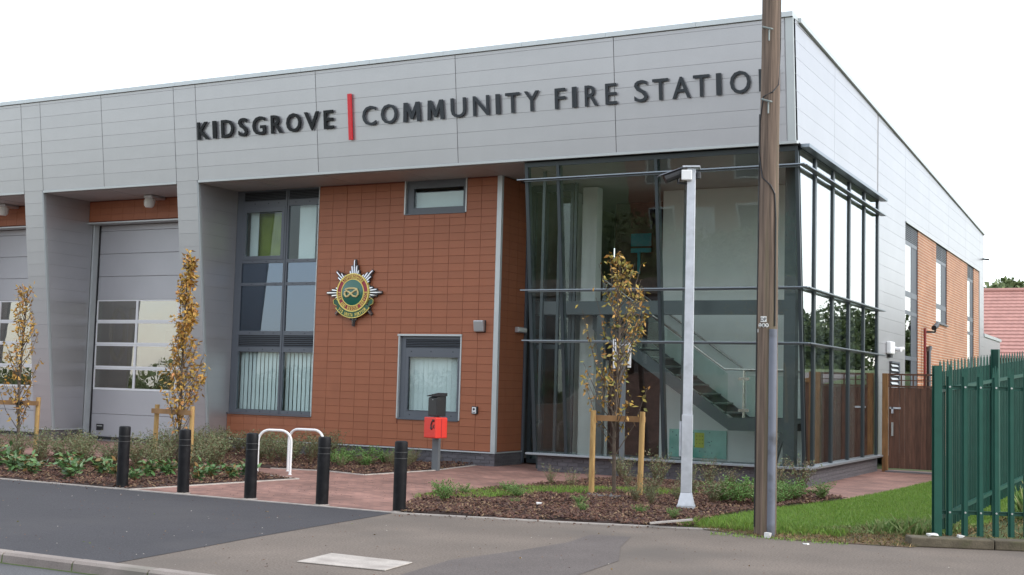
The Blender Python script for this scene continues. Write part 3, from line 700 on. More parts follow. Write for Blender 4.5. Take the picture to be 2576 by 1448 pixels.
# side glazing (plane X=0)
MY=[1.615,3.01,4.42,5.82,7.22]
b=MB()
for y in MY: b.box(-.12,.03,y-.055,y+.055,ZS,ZB-.06)
z_=ZS
b.box(-.10,.028,.6,7.16,ZT-.05,ZB-.02)
sw=b.build('side_curtain_frame',M['curtain'],FS)
prev=None
ed=[None]+MY
for i in range(5):
    ya=(MY[i-1]+.055) if i else None; yb=MY[i]-.055
    b=MB()
    if ya is None:
        ya0=gp(0,ZS).y+.03; ya1=gp(0,ZT).y+.03
        b.hexa([(-.012,ya0,ZS),(0,ya0,ZS),(0,yb,ZS),(-.012,yb,ZS),(-.012,ya1,ZT-.05),(0,ya1,ZT-.05),(0,yb,ZT-.05),(-.012,yb,ZT-.05)])
    else: b.box(-.012,0,ya,yb,ZS,ZT-.05)
    b.build('pane',M['glassside'],sw)
for z in (2.595,3.592,5.77,6.11):
    y=gp(0,z).y-.15
    b=MB(); b.box(.031,.16,y+.14,7.42,z-.013,z+.013) if z<6.1 else b.box(.031,.19,y+.2,7.42,z-.02,z+.045)
    b.build('shading_bar',M['finbar'],sw,bevel=.004)
b=MB(); b.box(-.1,.13,ys+.051,7.4,ZS-.045,ZS-.003); b.build('curtain_sill',M['sill'],sw,bevel=.004)
# entrance behind the tiled corner
b=MB()
for xx in (-6.58,-6.3,-5.66): b.box(xx,xx+.07,2.95,3.05,.03,6.1)
b.box(-6.51,-5.66,2.96,3.04,2.5,2.6); b.box(-6.51,-5.66,2.96,3.04,5.95,6.1); b.box(-6.51,-5.66,2.96,3.04,.03,.12)
for yy in (1.35,2.1,2.9): b.box(-5.53,-5.47,yy-.03,yy+.03,.03,6.1)
b.build('entrance_frame',M['curtain'],FS)
b=MB(); b.box(-6.5,-5.6,3.0,3.01,.12,5.95); b.build('entrance_pane',M['glass'],FS)
# interior of the stair hall
def inn(name,m,*boxes):
    b=MB()
    for q in boxes: b.box(*q)
    return b.build(name,m,FS)
inn('hall_floor',M['steel'],(-6.6,-.15,3.1,7.9,.02,.2),(-5.4,-.15,1.4,3.1,.02,.2))
inn('hall_ceiling',M['soffit'],(-6.6,-.15,.7,8,6.13,6.17))
inn('hall_wall',M['white'],(-4.15,-1.0,4.6,4.7,.2,6.12),(-1.0,-.14,5.6,5.7,.2,6.12),(-1.05,-.95,4.71,5.6,.2,6.12))
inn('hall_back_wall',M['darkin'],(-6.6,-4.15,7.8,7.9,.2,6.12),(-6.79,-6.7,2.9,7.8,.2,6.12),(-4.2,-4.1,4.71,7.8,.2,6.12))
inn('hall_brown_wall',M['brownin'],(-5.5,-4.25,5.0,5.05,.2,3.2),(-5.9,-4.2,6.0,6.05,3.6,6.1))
inn('hall_column',M['white'],(-5.62,-5.28,3.5,3.8,.2,6.1),(-6.25,-6.05,4.2,4.4,.2,6.1))
inn('hall_pale_panel',M['white'],(-5.55,-5.2,4.1,4.15,.2,2.3),(-6.5,-6.3,5.2,5.25,.2,6.))
inn('hall_turquoise_window',M['turq'],(-5.45,-4.95,5.9,5.95,5.05,5.35),(-5.45,-4.95,5.9,5.95,4.9,5.0),(-5.28,-5.22,5.9,5.95,4.4,4.9))
inn('hall_upper_floor',M['steel'],(-6.6,-4.2,3.2,7.7,3.25,3.55))
inn('hall_beam',M['steel'],(-6.0,-.2,2.45,2.65,3.22,3.5))
inn('hall_steel_column',M['steel'],(-.72,-.5,2.2,2.44,.2,6.1),(-4.75,-4.6,2.45,2.6,.2,3.2),(-2.68,-2.54,1.9,2.05,.2,6.1))
# staircase
st=MB()
SL=(2.48-1.15)/(3.94-2.0)
def sx_(x): return 1.15+(-2.05-x)*SL
for yy in (3.0,4.35):
    st.prism([(-2.05,yy,.91),(-2.05,yy,1.17),(-5.1,yy,sx_(-5.1)+.02),(-5.1,yy,sx_(-5.1)-.3)],.06,(0,1,0))
    st.box(-2.049,-.8,yy,yy+.06,.91,1.17)
st.box(-2.04,-.8,3.061,4.349,1.08,1.13)
st.beam((-.95,3.03,.9),(-1.15,3.03,.2),.1)
sc=st.build('staircase',M['steel'],FS)
k=0
x=-2.25
while x>-5.1:
    z=sx_(x)-.02; b=MB(); b.box(x-.14,x+.13,3.062,4.348,z-.03,z); b.build('stair_tread',M['steel'],sc)
    b=MB(); b.box(x+.1,x+.131,3.07,4.34,z+.001,z+.008); b.build('tread_nosing',M['inox'],sc); x-=.27
for yy in (3.03,4.45):
    b=MB(); b.tube([(-.8,yy,2.14),(-2.15,yy,2.14),(-4.9,yy,2.14+2.75*SL)],.022,8); b.build('handrail',M['inox'],sc,smooth=True)
b=MB(); b.tube([(-1.75,3.03,1.17),(-1.75,3.03,2.12)],.03,8); b.tube([(-3.5,3.03,sx_(-3.5)),(-3.5,3.03,sx_(-3.5)+.95)],.02,8)
for z in (1.32,1.95): b.box(-1.86,-1.64,3.0,3.02,z-.03,z+.03)
b.build('baluster',M['inox'],sc)
b=MB(); b.prism([(-2.1,3.045,1.2),(-2.1,3.045,2.05),(-4.9,3.045,2.05+2.8*SL),(-4.9,3.045,1.2+2.8*SL)],.01,(0,1,0)); b.box(-1.7,-.82,3.045,3.055,1.2,2.02); b.build('balustrade_panel',M['balus'],sc)
nb=MB(); nb.box(-3.9,-2.6,4.56,4.59,.24,.84); nb=nb.build('notice_board',M['board'],FS)
b=MB(); b.box(-3.31,-3.1,4.55,4.558,.46,.78); b.build('yellow_notice',M['yellow'],nb)
b=MB()
for xx in (-3.27,-3.2,-3.14):
    for zz in (.54,.62,.70): b.box(xx,xx+.014,4.546,4.5495,zz,zz+.018)
for i in range(22): 
    xx=rng.uniform(-3.85,-2.7); zz=rng.uniform(.28,.8); b.box(xx,xx+.014,4.552,4.5598,zz,zz+.02)
b.build('board_pins',M['black'],nb)
# --- long side: cladding, brick wall, windows --------------------------
SJ=[.0,3.13,7.17,10.58,13.99,17.4,20.8,24.14,25.2]
def sidehexa(b,y0,y1,z0,z1,x0,x1,top=False,front=False):
    ya0=y0; ya1=y0
    if front: ya0=max(y0,fy(z0)+.02); ya1=fy(z1)+.02
    zt0=min(z1,roofz(y0)); zt1=min(z1,roofz(y1))
    b.hexa([(x0,ya0,z0),(x1,ya0,z0),(x1,y1,z0),(x0,y1,z0),(x0,ya1,zt0),(x1,ya1,zt0),(x1,y1,zt1),(x0,y1,zt1)])
b=MB(); 
b.hexa([(-.15,fy(ZB)+.02,ZB),(-.014,fy(ZB)+.02,ZB),(-.014,7.17,ZB),(-.15,7.17,ZB),(-.15,.02,H),(-.014,.02,H),(-.014,7.17,roofz(7.17)),(-.15,7.17,roofz(7.17))])
b.hexa([(-.15,7.29,.3),(-.014,7.29,.3),(-.014,10.66,.3),(-.15,10.66,.3),(-.15,7.17,roofz(7.17)),(-.014,7.17,roofz(7.17)),(-.014,10.66,roofz(10.66)),(-.15,10.66,roofz(10.66))])
b.hexa([(-.15,10.67,6.05),(-.014,10.67,6.05),(-.014,24.1,6.05),(-.15,24.1,6.05),(-.15,10.67,roofz(10.67)),(-.014,10.67,roofz(10.67)),(-.014,24.1,roofz(24.1)),(-.15,24.1,roofz(24.1))])
b.hexa([(-.15,24.11,.0),(-.014,24.11,.0),(-.014,25.2,.0),(-.15,25.2,.0),(-.15,24.11,roofz(24.11)),(-.014,24.11,roofz(24.11)),(-.014,25.2,roofz(25.2)),(-.15,25.2,roofz(25.2))])
sdw=b.build('side_wall',M['joint'],FS)
for i in range(len(SJ)-1):
    y0,y1=SJ[i]+.005,SJ[i+1]-.005
    zlo={2:.36,7:.1}.get(i,ZB if i<2 else 6.06)
    if i==2: y0=7.30
    zl=[ZB+.3*k for k in range(-20,8)]; zl=[q for q in zl if q>zlo+.05]
    zl=[zlo]+zl+[9.]
    for z0,z1 in zip(zl[:-1],zl[1:]):
        top=min(z1-.004,roofz(y0)-.004); topb=min(z1-.004,roofz(y1)-.004)
        if top-z0<.03: continue
        if topb-z0<.01:
            y1c=(H-z0-.02)/.0371; topb=z0+.01
            if y1c<=y0: continue
        else: y1c=y1
        b=MB(); ya0=y0; ya1=y0
        if i==0: ya0=fy(z0)+.03; ya1=fy(top)+.03
        b.hexa([(-.0135,ya0,z0),(0,ya0,z0),(0,y1c,z0),(-.0135,y1c,z0),(-.0135,ya1,top),(0,ya1,top),(0,y1c,topb),(-.0135,y1c,topb)])
        b.build('cladding_panel',M['clad'],sdw)
b=MB(); b.box(.001,.02,10.66,24.1,6.03,6.058); b.build('side_drip_trim',M['trim'],FS)
SW=[(10.67,12.5,1.6,6.02),(15.33,17.25,3.79,6.02),(21.41,22.86,1.0,6.02)]
b=MB()
yy=sorted([10.66,24.1]+[q for s in SW for q in s[:2]])
def slabs(b):
    prev=10.66
    for (a,c,z0,z1) in SW:
        if a-prev>.02: b.box(-.3,-.025,prev,a,-.02,6.045)
        b.box(-.3,-.025,a,c,-.02,z0)
        prev=c
    b.box(-.3,-.025,prev,24.1,-.02,6.045)
slabs(b); b.build('side_brick_wall',M['sbrick'],FS)
for (a,c,z0,z1) in SW:
    mid=a+(c-a)*.56; xf=-.045
    b=MB()
    for y in (a,mid-.03,c-.06): b.box(xf-.06,xf,y,y+.06,z0,z1)
    rows=[z1,5.62,5.52,4.34,4.2,3.85,3.75,2.7,2.6,z0+.05,z0] if z0<3 else [z1,5.62,5.52,4.34,4.2,z0+.05,z0]
    for zt,zb_ in zip(rows[1::2],rows[2::2]): b.box(xf-.058,xf-.002,a+.06,c-.06,zb_,zt)
    b.box(xf-.058,xf-.002,a+.06,c-.06,z1-.03,z1)
    w=b.build('window',M['frame'],FS)
    b=MB(); b.box(xf-.05,xf+.07,a,c,z0-.03,z0-.002); b.build('window_sill',M['frame'],w)
    b=MB(); b.box(xf-.02,xf-.01,a+.06,mid-.03,z0+.05,5.52); b.build('pane',M['glassside'],w); b=MB(); b.box(xf-.03,xf-.012,mid+.03,c-.06,z0+.05,5.52); b.build('side_panel',M['louvre'],w)
    b=MB(); b.box(xf-.03,xf-.022,a+.06,c-.06,5.62,z1-.03); b.build('louvre_vent',M['rubber'],w)
    for k in range(7):
        b=MB(); zz=5.64+k*.05; b.box(xf-.02,xf+.005,a+.065,c-.065,zz,zz+.02); b.build('louvre_slat',M['frame'],w)
    b=MB(); b.box(xf-.8,xf-.75,a-.4,c+.6,z0,z1); b.build('room_behind',M['darkin'],w)
# low annex behind
b=MB(); b.box(-6,-.02,25.25,30.,-.02,3.84); an=b.build('annex',M['clad'],FS)
b=MB(); b.box(-6,.03,25.22,30.05,3.841,3.95); b.build('annex_coping',M['trim'],FS)
b=MB(); b.box(X0,-.16,25.0,25.1,0,6.9); b.box(X0-.12,X0-.02,.8,25,0,7.3); b.build('rear_wall',M['joint'],FS)

# ================================================================== LETTERS
def glyph(ch, size=1., ext=.02, offset=0., res=3):
    cu=bpy.data.curves.new('glyph','FONT'); cu.body=ch; cu.size=size; cu.extrude=ext; cu.offset=offset; cu.resolution_u=res
    o=bpy.data.objects.new('glyph',cu); COL.objects.link(o); bpy.context.view_layer.update()
    dg=bpy.context.evaluated_depsgraph_get(); me=o.evaluated_get(dg).to_mesh()
    v=[tuple(q.co) for q in me.vertices]; f=[tuple(p.vertices) for p in me.polygons]
    o.evaluated_get(dg).to_mesh_clear(); bpy.data.objects.remove(o); bpy.data.curves.remove(cu); return v,f
_gc={}
def glyphc(ch,*a):
    k=(ch,)+a
    if k not in _gc: _gc[k]=glyph(ch,*a)
    return _gc[k]
SG=thing('station_sign','raised metal letters reading KIDSGROVE and COMMUNITY FIRE STATION across the grey band','sign',(-7,fy(7.3),7.08))
LET=[('K',-13.76,-13.42),('I',-13.31,-13.21),('D',-13.06,-12.7),('S',-12.57,-12.31),('G',-12.17,-11.81),('R',-11.65,-11.34),('O',-11.23,-10.83),('V',-10.74,-10.35),('E',-10.22,-9.97),
('C',-9.22,-8.88),('O',-8.75,-8.35),('M',-8.2,-7.78),('M',-7.61,-7.22),('U',-7.05,-6.7),('N',-6.53,-6.17),('I',-6.01,-5.92),('T',-5.79,-5.48),('Y',-5.37,-5.05),
('F',-4.7,-4.48),('I',-4.33,-4.24),('R',-4.06,-3.79),('E',-3.63,-3.4),('S',-3.04,-2.77),('T',-2.67,-2.36),('A',-2.28,-1.93),('T',-1.87,-1.56),('I',-1.43,-1.34),('O',-1.17,-.79),('N',-.63,-.28)]
for i,(ch,xa,xb) in enumerate(LET):
    dark=i<9
    v,f=glyphc(ch,1.,.03,.014 if dark else .004)
    if ch=='M':
        Q=[(0,0),(.05,1),(.25,1),(.5,.40),(.75,1),(.95,1),(1,0),(.80,0),(.77,.60),(.56,.12),(.44,.12),(.23,.60),(.20,0)]
        mb=MB(); mb.prism([(x_,y_*.73,-.03) for x_,y_ in Q],.06,(0,0,1)); v,f=mb.v,mb.f
    V=np.array(v); lo=V.min(0); hi=V.max(0)
    b=MB(); pts=[]
    for q in v:
        u=xa+(q[0]-lo[0])/(hi[0]-lo[0])*(xb-xa)
        z=7.085+(q[1]-lo[1])/(hi[1]-lo[1])*.395
        if ch in 'OSCG': z+=(q[1]-.35)*.02
        t=.045+(q[2]/.03)*.018
        pts.append(fp(u,z,t))
    b.add(pts,f); b.build('letter',M['letterd'] if dark else M['letterg'],SG)
b=MB(); fpoly(b,-9.58,-9.49,6.81,7.78,.02,.07); b.build('divider_bar',M['red'],SG,bevel=.004)

# ================================================================== BADGE
BC=Vector((-10.29,YW-.06,3.66))
BG=thing('fire_service_badge','star shaped fire service badge with green and red centre on the terracotta wall','badge',BC)
def bp_(r,a,y=0.): return Vector((BC.x+r*math.cos(a),BC.y+y,BC.z+r*math.sin(a)))
pts=[]
lens=[.43,.50,.60,.73,.60,.50,.43]
for k in range(8):
    for j,l in enumerate(lens):
        a=math.pi/2-k*math.pi/4-(j-3)*math.pi/28; s=1. if k%2==0 else .93
        pts.append((l*s+.02,a+.04)); pts.append((l*s+.02,a-.04))
b=MB(); b.prism([bp_(r,a,0) for r,a in pts],.035,(0,1,0)); b.build('star_backing',M['darkback'],BG)
for k in range(8):
    for j,l in enumerate(lens):
        a=math.pi/2-k*math.pi/4-(j-3)*math.pi/28; s=1. if k%2==0 else .93
        b=MB(); b.tube([bp_(.3,a,-.02),bp_(l*s-.02,a,-.012),bp_(l*s+.008,a,-.006)],[.012,.022,.012],6); b.build('star_ray',M['chrome'],BG,smooth=True)
def disc(r0,r1,y0,y1,m,name,par,n=48):
    b=MB()
    ring=lambda r,y:[bp_(r,2*math.pi*i/n,y) for i in range(n)]
    V=ring(r1,y0)+ring(r1,y1)+ring(max(r0,.001),y1)+ring(max(r0,.001),y0); F=[]
    for i in range(n):
        j=(i+1)%n
        for q in range(3): F.append((q*n+i,q*n+j,(q+1)*n+j,(q+1)*n+i))
        F.append((3*n+i,3*n+j,j,i))
    b.add(V,F); return b.build(name,m,par)
disc(.0,.425,.0,-.055,M['bred'],'roundel',BG); disc(.405,.432,.0,-.066,M['gold'],'roundel_rim',BG); disc(.29,.31,-.054,-.068,M['gold'],'roundel_rim',BG)
# domed green centre
b=MB(); n=40; V=[bp_(0,0,-.10)]; F=[]
for q in range(1,6):
    r=.29*q/5; V+=[bp_(r,2*math.pi*i/n,-.062-.038*(1-(q/5)**2)) for i in range(n)]
for i in range(n): F.append((0,1+i,1+(i+1)%n))
for q in range(4):
    for i in range(n): F.append((1+q*n+i,1+(q+1)*n+i,1+(q+1)*n+(i+1)%n,1+q*n+(i+1)%n))
b.add(V,F); b.build('roundel_centre',M['bgreen'],BG,smooth=True)
# three looped knot
kn=[(-.03,-.03),(-.08,-.085),(-.14,-.095),(-.18,-.05),(-.175,.01),(-.13,.03),(-.07,.01),(0,-.04),(.06,-.085),(.13,-.095),(.18,-.05),(.175,.02),(.14,.075),(.06,.09),(-.06,.09),(-.14,.075),(-.165,.06)]
kn2=[(.03,-.03),(-.02,.0),(-.08,.045),(-.15,.075)]
b=MB(); b.tube([BC+Vector((x,-.105-.004*(i%3),z)) for i,(x,z) in enumerate(kn)],.021,6)
b.tube([BC+Vector((x,-.112,z)) for x,z in [(.165,.06),(.1,.04),(.0,-.02),(-.03,-.04)]],.021,6)
b.build('knot_emblem',M['cream'],BG,smooth=True)
# ribbon
def arcband(r0,r1,a0,a1,y,t,m,name,n=24):
    V=[];F=[]
    for i in range(n+1):
        a=R_(a0+(a1-a0)*i/n); V+=[bp_(r0,a,y),bp_(r1,a,y),bp_(r1,a,y+t),bp_(r0,a,y+t)]
    for i in range(n):
        for k in range(4): F.append((4*i+k,4*i+(k+1)%4,4*i+4+(k+1)%4,4*i+4+k))
    F+= [(3,2,1,0),(4*n,4*n+1,4*n+2,4*n+3)]
    b=MB(); b.add(V,F); return b.build(name,m,BG)
arcband(.436,.565,218,322,-.05,.03,M['rg'],'ribbon'); arcband(.556,.572,217,323,-.056,.03,M['gold'],'ribbon_edge')
for s in (-1,1):
    b=MB(); P=[(.40,-.40),(.50,-.33),(.53,-.24),(.47,-.25),(.41,-.28)] 
    P=[(.36,-.36),(.45,-.29),(.53,-.25),(.54,-.17),(.48,-.13),(.42,-.17)]
    b.prism([BC+Vector((s*x,-.02,z)) for x,z in P],.02,(0,1,0)); b.build('ribbon_tail',M['rg'],BG)
    b=MB(); b.tube([BC+Vector((s*x,-.026,z)) for x,z in P[1:]],.007,5); b.build('ribbon_edge',M['gold'],BG)
def arctext(txt,r,a0,a1,h,m,name,y=-.07,inside=False):
    b=MB(); n=len(txt)
    for i,ch in enumerate(txt):
        if ch==' ': continue
        a=R_(a0+(a1-a0)*(i+.5)/n)
        v,f=glyphc(ch,1.,.01,.02); V=np.array(v); c=(V.min(0)+V.max(0))/2
        up=Vector((math.cos(a),0,math.sin(a)))*(-1 if inside else 1); rt=Vector((up.z,0,-up.x))
        wmax=abs(R_(a1-a0))*r/n*.86; sc=h/.72; sw=min(sc*.8,wmax/max(V[:,0].max()-V[:,0].min(),.25))
        b.add([bp_(r,a,y)+rt*((q[0]-c[0])*sw)+up*((q[1]-.36)*sc)+Vector((0,-.3*q[2],0)) for q in v],f)
    return b.build(name,m,BG)
arctext('STAFFORDSHIRE',.357,140,40,.075,M['gold'],'badge_lettering')
arctext('FIRE AND RESCUE SERVICE',.357,176,364,.07,M['gold'],'badge_lettering',inside=True)
arctext('VIS UNITA FORTIOR',.502,224,316,.075,M['gold'],'badge_lettering',y=-.055,inside=True)

# ================================================================== THINGS ON THE WALLS
t=thing('wall_lamp','brushed metal wall lamp at the right of the terracotta wall','lamp',(-7.05,YW,2.92))
b=MB(); b.box(-7.17,-6.93,YW-.02,YW,2.79,3.05); b.build('back_plate',M['black'],t,bevel=.02)
b=MB(); b.hexa([(-7.18,YW-.09,2.80),(-6.94,YW-.09,2.80),(-6.94,YW-.02,2.80),(-7.18,YW-.02,2.80),(-7.18,YW-.13,3.04),(-6.94,YW-.13,3.04),(-6.94,YW-.02,3.04),(-7.18,YW-.02,3.04)]); b.build('lamp_hood',M['lamp'],t,bevel=.02)
t=thing('door_intercom','small white and black intercom panel beside the lower window','intercom',(-7.14,YW,1.15))
b=MB(); b.box(-7.20,-7.06,YW-.04,YW,1.07,1.23); b.build('housing',M['black'],t,bevel=.008)
b=MB(); b.box(-7.185,-7.09,YW-.046,YW-.041,1.085,1.215); b.build('face_plate',M['whitep'],t)
b=MB(); b.tube([(-7.14,YW-.047,1.17),(-7.14,YW-.052,1.17)],.025,10); b.box(-7.17,-7.11,YW-.05,YW-.047,1.1,1.115); b.build('button',M['black'],t)
t=thing('entrance_lamp','small silver bulkhead lamp on the dark tiled return beside the glass','lamp',(-6.63,2.5,2.9))
b=MB(); b.box(-6.632,-6.54,2.34,2.74,2.83,2.95); b.build('lamp_body',M['lamp'],t,bevel=.015)
b=MB(); b.box(-6.538,-6.52,2.37,2.71,2.85,2.93); b.build('diffuser',M['lampw'],t,bevel=.008)
for (xx,lb) in ((-16.37,'white globe lamp under the soffit over the right bay door'),(-21.55,'white globe lamp under the soffit over the leftmost bay door')):
    t=thing('bay_lamp',lb,'lamp',(xx,1.5,6.0))
    b=MB(); b.box(xx-.14,xx+.14,1.3,1.78,6.04,6.118); b.build('lamp_base',M['lamp'],t,bevel=.02)
    b=MB(); b.tube([(xx-.05,1.45,6.04),(xx-.06,1.43,5.95),(xx-.06,1.42,5.86),(xx-.06,1.42,5.82)],[.13,.135,.12,.08],14); b.build('diffuser',M['lampw'],t,smooth=True)
t=thing('alarm_box','white alarm bell box on the grey side wall','alarm',(0,8.45,2.8))
b=MB(); b.box(.001,.12,8.25,8.72,2.66,2.95); b.build('alarm_cover',M['whitep'],t,bevel=.03)
b=MB(); b.box(.001,.08,8.4,8.65,2.58,2.655); b.build('sounder',M['black'],t,bevel=.01)
t=thing('side_floodlight','small white twin floodlight right of the alarm box','floodlight',(0,9.2,2.8))
b=MB(); b.box(.001,.05,9.05,9.3,2.74,2.86); b.tube([(.05,9.1,2.8),(.2,9.05,2.78)],.05,10); b.tube([(.05,9.3,2.8),(.17,9.45,2.82)],.05,10); b.build('lamp_head',M['whitep'],t)
t=thing('wall_vent','dark louvred vent low on the grey side wall','vent',(0,9.1,2.2))
b=MB(); b.box(.001,.02,8.66,9.6,1.5,2.5); b.build('vent_backing',M['rubber'],t)
for k in range(9):
    b=MB(); z=1.54+k*.105; b.hexa([(.05,8.7,z),(.06,8.7,z),(.06,9.5,z),(.05,9.5,z),(.021,8.7,z+.05),(.031,8.7,z+.05),(.031,9.5,z+.05),(.021,9.5,z+.05)]); b.build('vent_slat',M['trim'],t)
b=MB(); b.box(.0205,.07,9.51,9.6,1.5,2.5); b.box(.0205,.07,8.66,9.5,2.46,2.5); b.build('vent_frame',M['frame'],t)
t=thing('bracket_camera','small dark camera on a bracket on the orange brick side wall','camera',(0,13.6,3.5))
b=MB(); b.beam((-.02,13.4,3.42),(.25,13.5,3.42),.05); b.tube([(.25,13.3,3.52),(.25,13.75,3.62)],.07,10); b.beam((.25,13.5,3.42),(.25,13.5,3.56),.04); b.build('camera_head',M['black'],t)
t=thing('side_downpipe','dark red pipe bending down the orange brick side wall','pipe',(0,13.5,1))
b=MB(); b.tube([(.0,13.9,3.0),(.1,13.6,3.0),(.1,13.4,2.9),(.1,13.4,0)],.06,10); b.build('pipe_run',M['black'],t,smooth=True)
b=MB(); b.tube([(.06,13.05,3.5),(.06,13.05,0)],.035,8); b.build('thin_pipe',M['darkred'],t)
b=MB(); b.beam((0,24.9,6.55),(.22,24.9,6.52),.08,.05); tag(b.build('gutter_spout',M['black']),'small dark spout at the far top corner of the grey side wall','spout')

# ================================================================== BOLLARDS
BL=[(-8.07,'black bollard farthest left, at the corner of the planted bed'),(-6.87,'second black bollard from the left, in front of the staked columnar tree'),(-5.63,'black bollard just left of the white cycle hoops'),(-4.39,'black bollard in the middle of the red block path'),(-3.14,'black bollard farthest right, beside the bark bed')]
def bollard(x,y,label):
    t=thing('bollard',label,'bollard',(x,y,0),'black bollards across the red path'); t.rotation_euler=(rng.normal(0,.006),rng.normal(0,.006),0)
    b=MB(); b.tube([(x,y,0),(x,y,.70)],.086,28,cap=False); b.tube([(x,y,.707),(x,y,.78)],.086,28,cap=False); b.tube([(x,y,.787),(x,y,.905),(x,y,.922),(x,y,.93)],[.086,.086,.08,.06],28); b.build('bollard_body',M['bollard'],t,smooth=True)
    b=MB(); b.tube([(x,y,.7),(x,y,.707)],.0845,28,cap=False); b.tube([(x,y,.78),(x,y,.787)],.0845,28,cap=False); b.build('groove_ring',M['groove'],t)
    b=MB(); b.tube([(x,y,0),(x,y,.010),(x,y,.022)],[.108,.104,.088],14,cap=False); b.v=[(q[0]+rng.normal(0,.006),q[1]+rng.normal(0,.006),q[2]) for q in b.v]; b.build('mortar_collar',M['kerb'],t)
    return t
b0=bollard(0,0,BL[0][1]); b0.location=(BL[0][0],-7.45,0)
for x,l in BL[1:]:
    r=b0.copy(); COL.objects.link(r); r.location=(x,-7.45,0); r.rotation_euler=(rng.normal(0,.006),rng.normal(0,.006),rng.uniform(0,6)); r['label']=l
    for ch in list(b0.children):
        c=ch.copy(); COL.objects.link(c); c.parent=r
# ================================================================== CYCLE HOOPS
def hoop(a,c,label):
    a=Vector((*a,0)); c=Vector((*c,0)); d=(c-a).normalized(); L=(c-a).length; pts=[a]; r=.2; hh=.78
    pts.append(a+Vector((0,0,hh-r)))
    for k in range(1,7):
        t=k/6*math.pi/2; pts.append(a+d*(r-r*math.cos(t))+Vector((0,0,hh-r+r*math.sin(t))))
    for k in range(0,7):
        t=k/6*math.pi/2; pts.append(a+d*(L-r+r*math.sin(t))+Vector((0,0,hh-r+r*math.cos(t))))
    pts.append(c)
    t=thing('cycle_hoop',label,'bike rack',a,'white cycle hoops'); b=MB(); b.tube(pts,.024,12); b.build('hoop_tube',M['whitep'],t,smooth=True)
    for p in (a,c):
        b=MB(); b.tube([p,p+Vector((0,0,.008))],.034,16); b.build('foot_flange',M['whitep'],t)
hoop((-8.63,-3.62),(-8.05,-3.42),'white cycle hoop nearest the bollards, standing at the bed corner')
hoop((-8.62,-2.75),(-7.86,-2.72),'white cycle hoop behind, half hidden by a bollard')
# ================================================================== PHONE POST
px,py=-6.85,-.4
t=thing('phone_post','grey post carrying a red emergency phone box and a black box','phone post',(px,py,0))
b=MB(); b.box(px-.075,px+.075,py-.04,py+.04,0,1.38); b.build('post',M['post'],t,bevel=.006)
def ybox(b,cx,cy,w,d,z0,z1,ang,slope=0.):
    ca,sa=math.cos(ang),math.sin(ang); P=[]
    for z,o in ((z0,0),(z1,1)):
        for (u,v) in ((-w/2,-d/2),(w/2,-d/2),(w/2,d/2),(-w/2,d/2)):
            P.append((cx+u*ca-v*sa,cy+u*sa+v*ca,z+(slope*v/d if o else 0)))
    b.hexa(P)
an_=-.35
b=MB(); ybox(b,px+.09,py-.2,.36,.3,.64,1.04,an_); rb=b.build('red_phone_box',M['phone'],t,bevel=.02)
b=MB(); ybox(b,px+.09+.0,py-.2,.364,.012,.66,1.02,an_) ; b.build('door_seam',M['bred'],rb)
bx=px+.09; by=py-.2
def onbox(u,z,out):   # on front face
    ca,sa=math.cos(an_),math.sin(an_); v=-.15-out; return (bx+u*ca-v*sa,by+u*sa+v*ca,z)
b=MB(); b.tube([onbox(.12,.99,.006),onbox(.07,.95,.006),onbox(.05,.89,.006),onbox(.06,.83,.006)],.014,6); b.tube([onbox(.1,.985,.006),onbox(.14,.97,.006)],.022,6); b.tube([onbox(.045,.84,.006),onbox(.08,.815,.006)],.022,6)
v,f=glyphc('K',1.,.01,.02); b.add([Vector(onbox(.1+q[0]*.1,.83+q[1]*.1,.004+q[2]*.1)) for q in v],f); b.build('phone_symbol',M['black'],rb)
b=MB(); ybox(b,px+.09,py-.17,.26,.24,1.06,1.45,an_,.07); bb=b.build('black_box',M['black'],t,bevel=.012)
b=MB(); ybox(b,px+.09,py-.18,.29,.28,1.452,1.475,an_,.07)
b.v=[(q[0],q[1],q[2]+(.0)) for q in b.v]; b.build('sloped_lid',M['rubber'],bb)
b=MB(); b.add([Vector(onbox(.03+q[0]*.1,1.37+q[1]*.02,-.03+.004)) for q in glyphc('I',1.,.01,.02)[0]],glyphc('I',1.,.01,.02)[1]); b.build('lock_mark',M['plate'],bb)
# ================================================================== SIGN POST BEHIND TREE
sx,sy=-3.32,.5
t=thing('sign_post','slim grey post with two white panels seen nearly edge-on behind the staked tree','sign post',(sx,sy,0))
b=MB(); b.box(sx-.04,sx+.04,sy-.04,sy+.04,0,2.58); b.build('post',M['post'],t)
b=MB(); ybox(b,sx-.10,sy-.12,.13,.05,2.07,2.62,-.15); b.build('sign_panel',M['whitep'],t)
b=MB(); ybox(b,sx+.11,sy+.02,.045,.06,2.09,2.58,-.1); b.build('sign_panel',M['whitep'],t)
b=MB(); b.box(sx-.17,sx+.12,sy-.06,sy-.041,2.14,2.17); b.box(sx-.17,sx+.12,sy-.06,sy-.041,2.50,2.53); b.build('bracket',M['galv'],t)
b=MB(); ybox(b,sx-.10,sy-.149,.08,.004,2.57,2.59,-.15); b.build('sign_text_strip',M['letterg'],t)
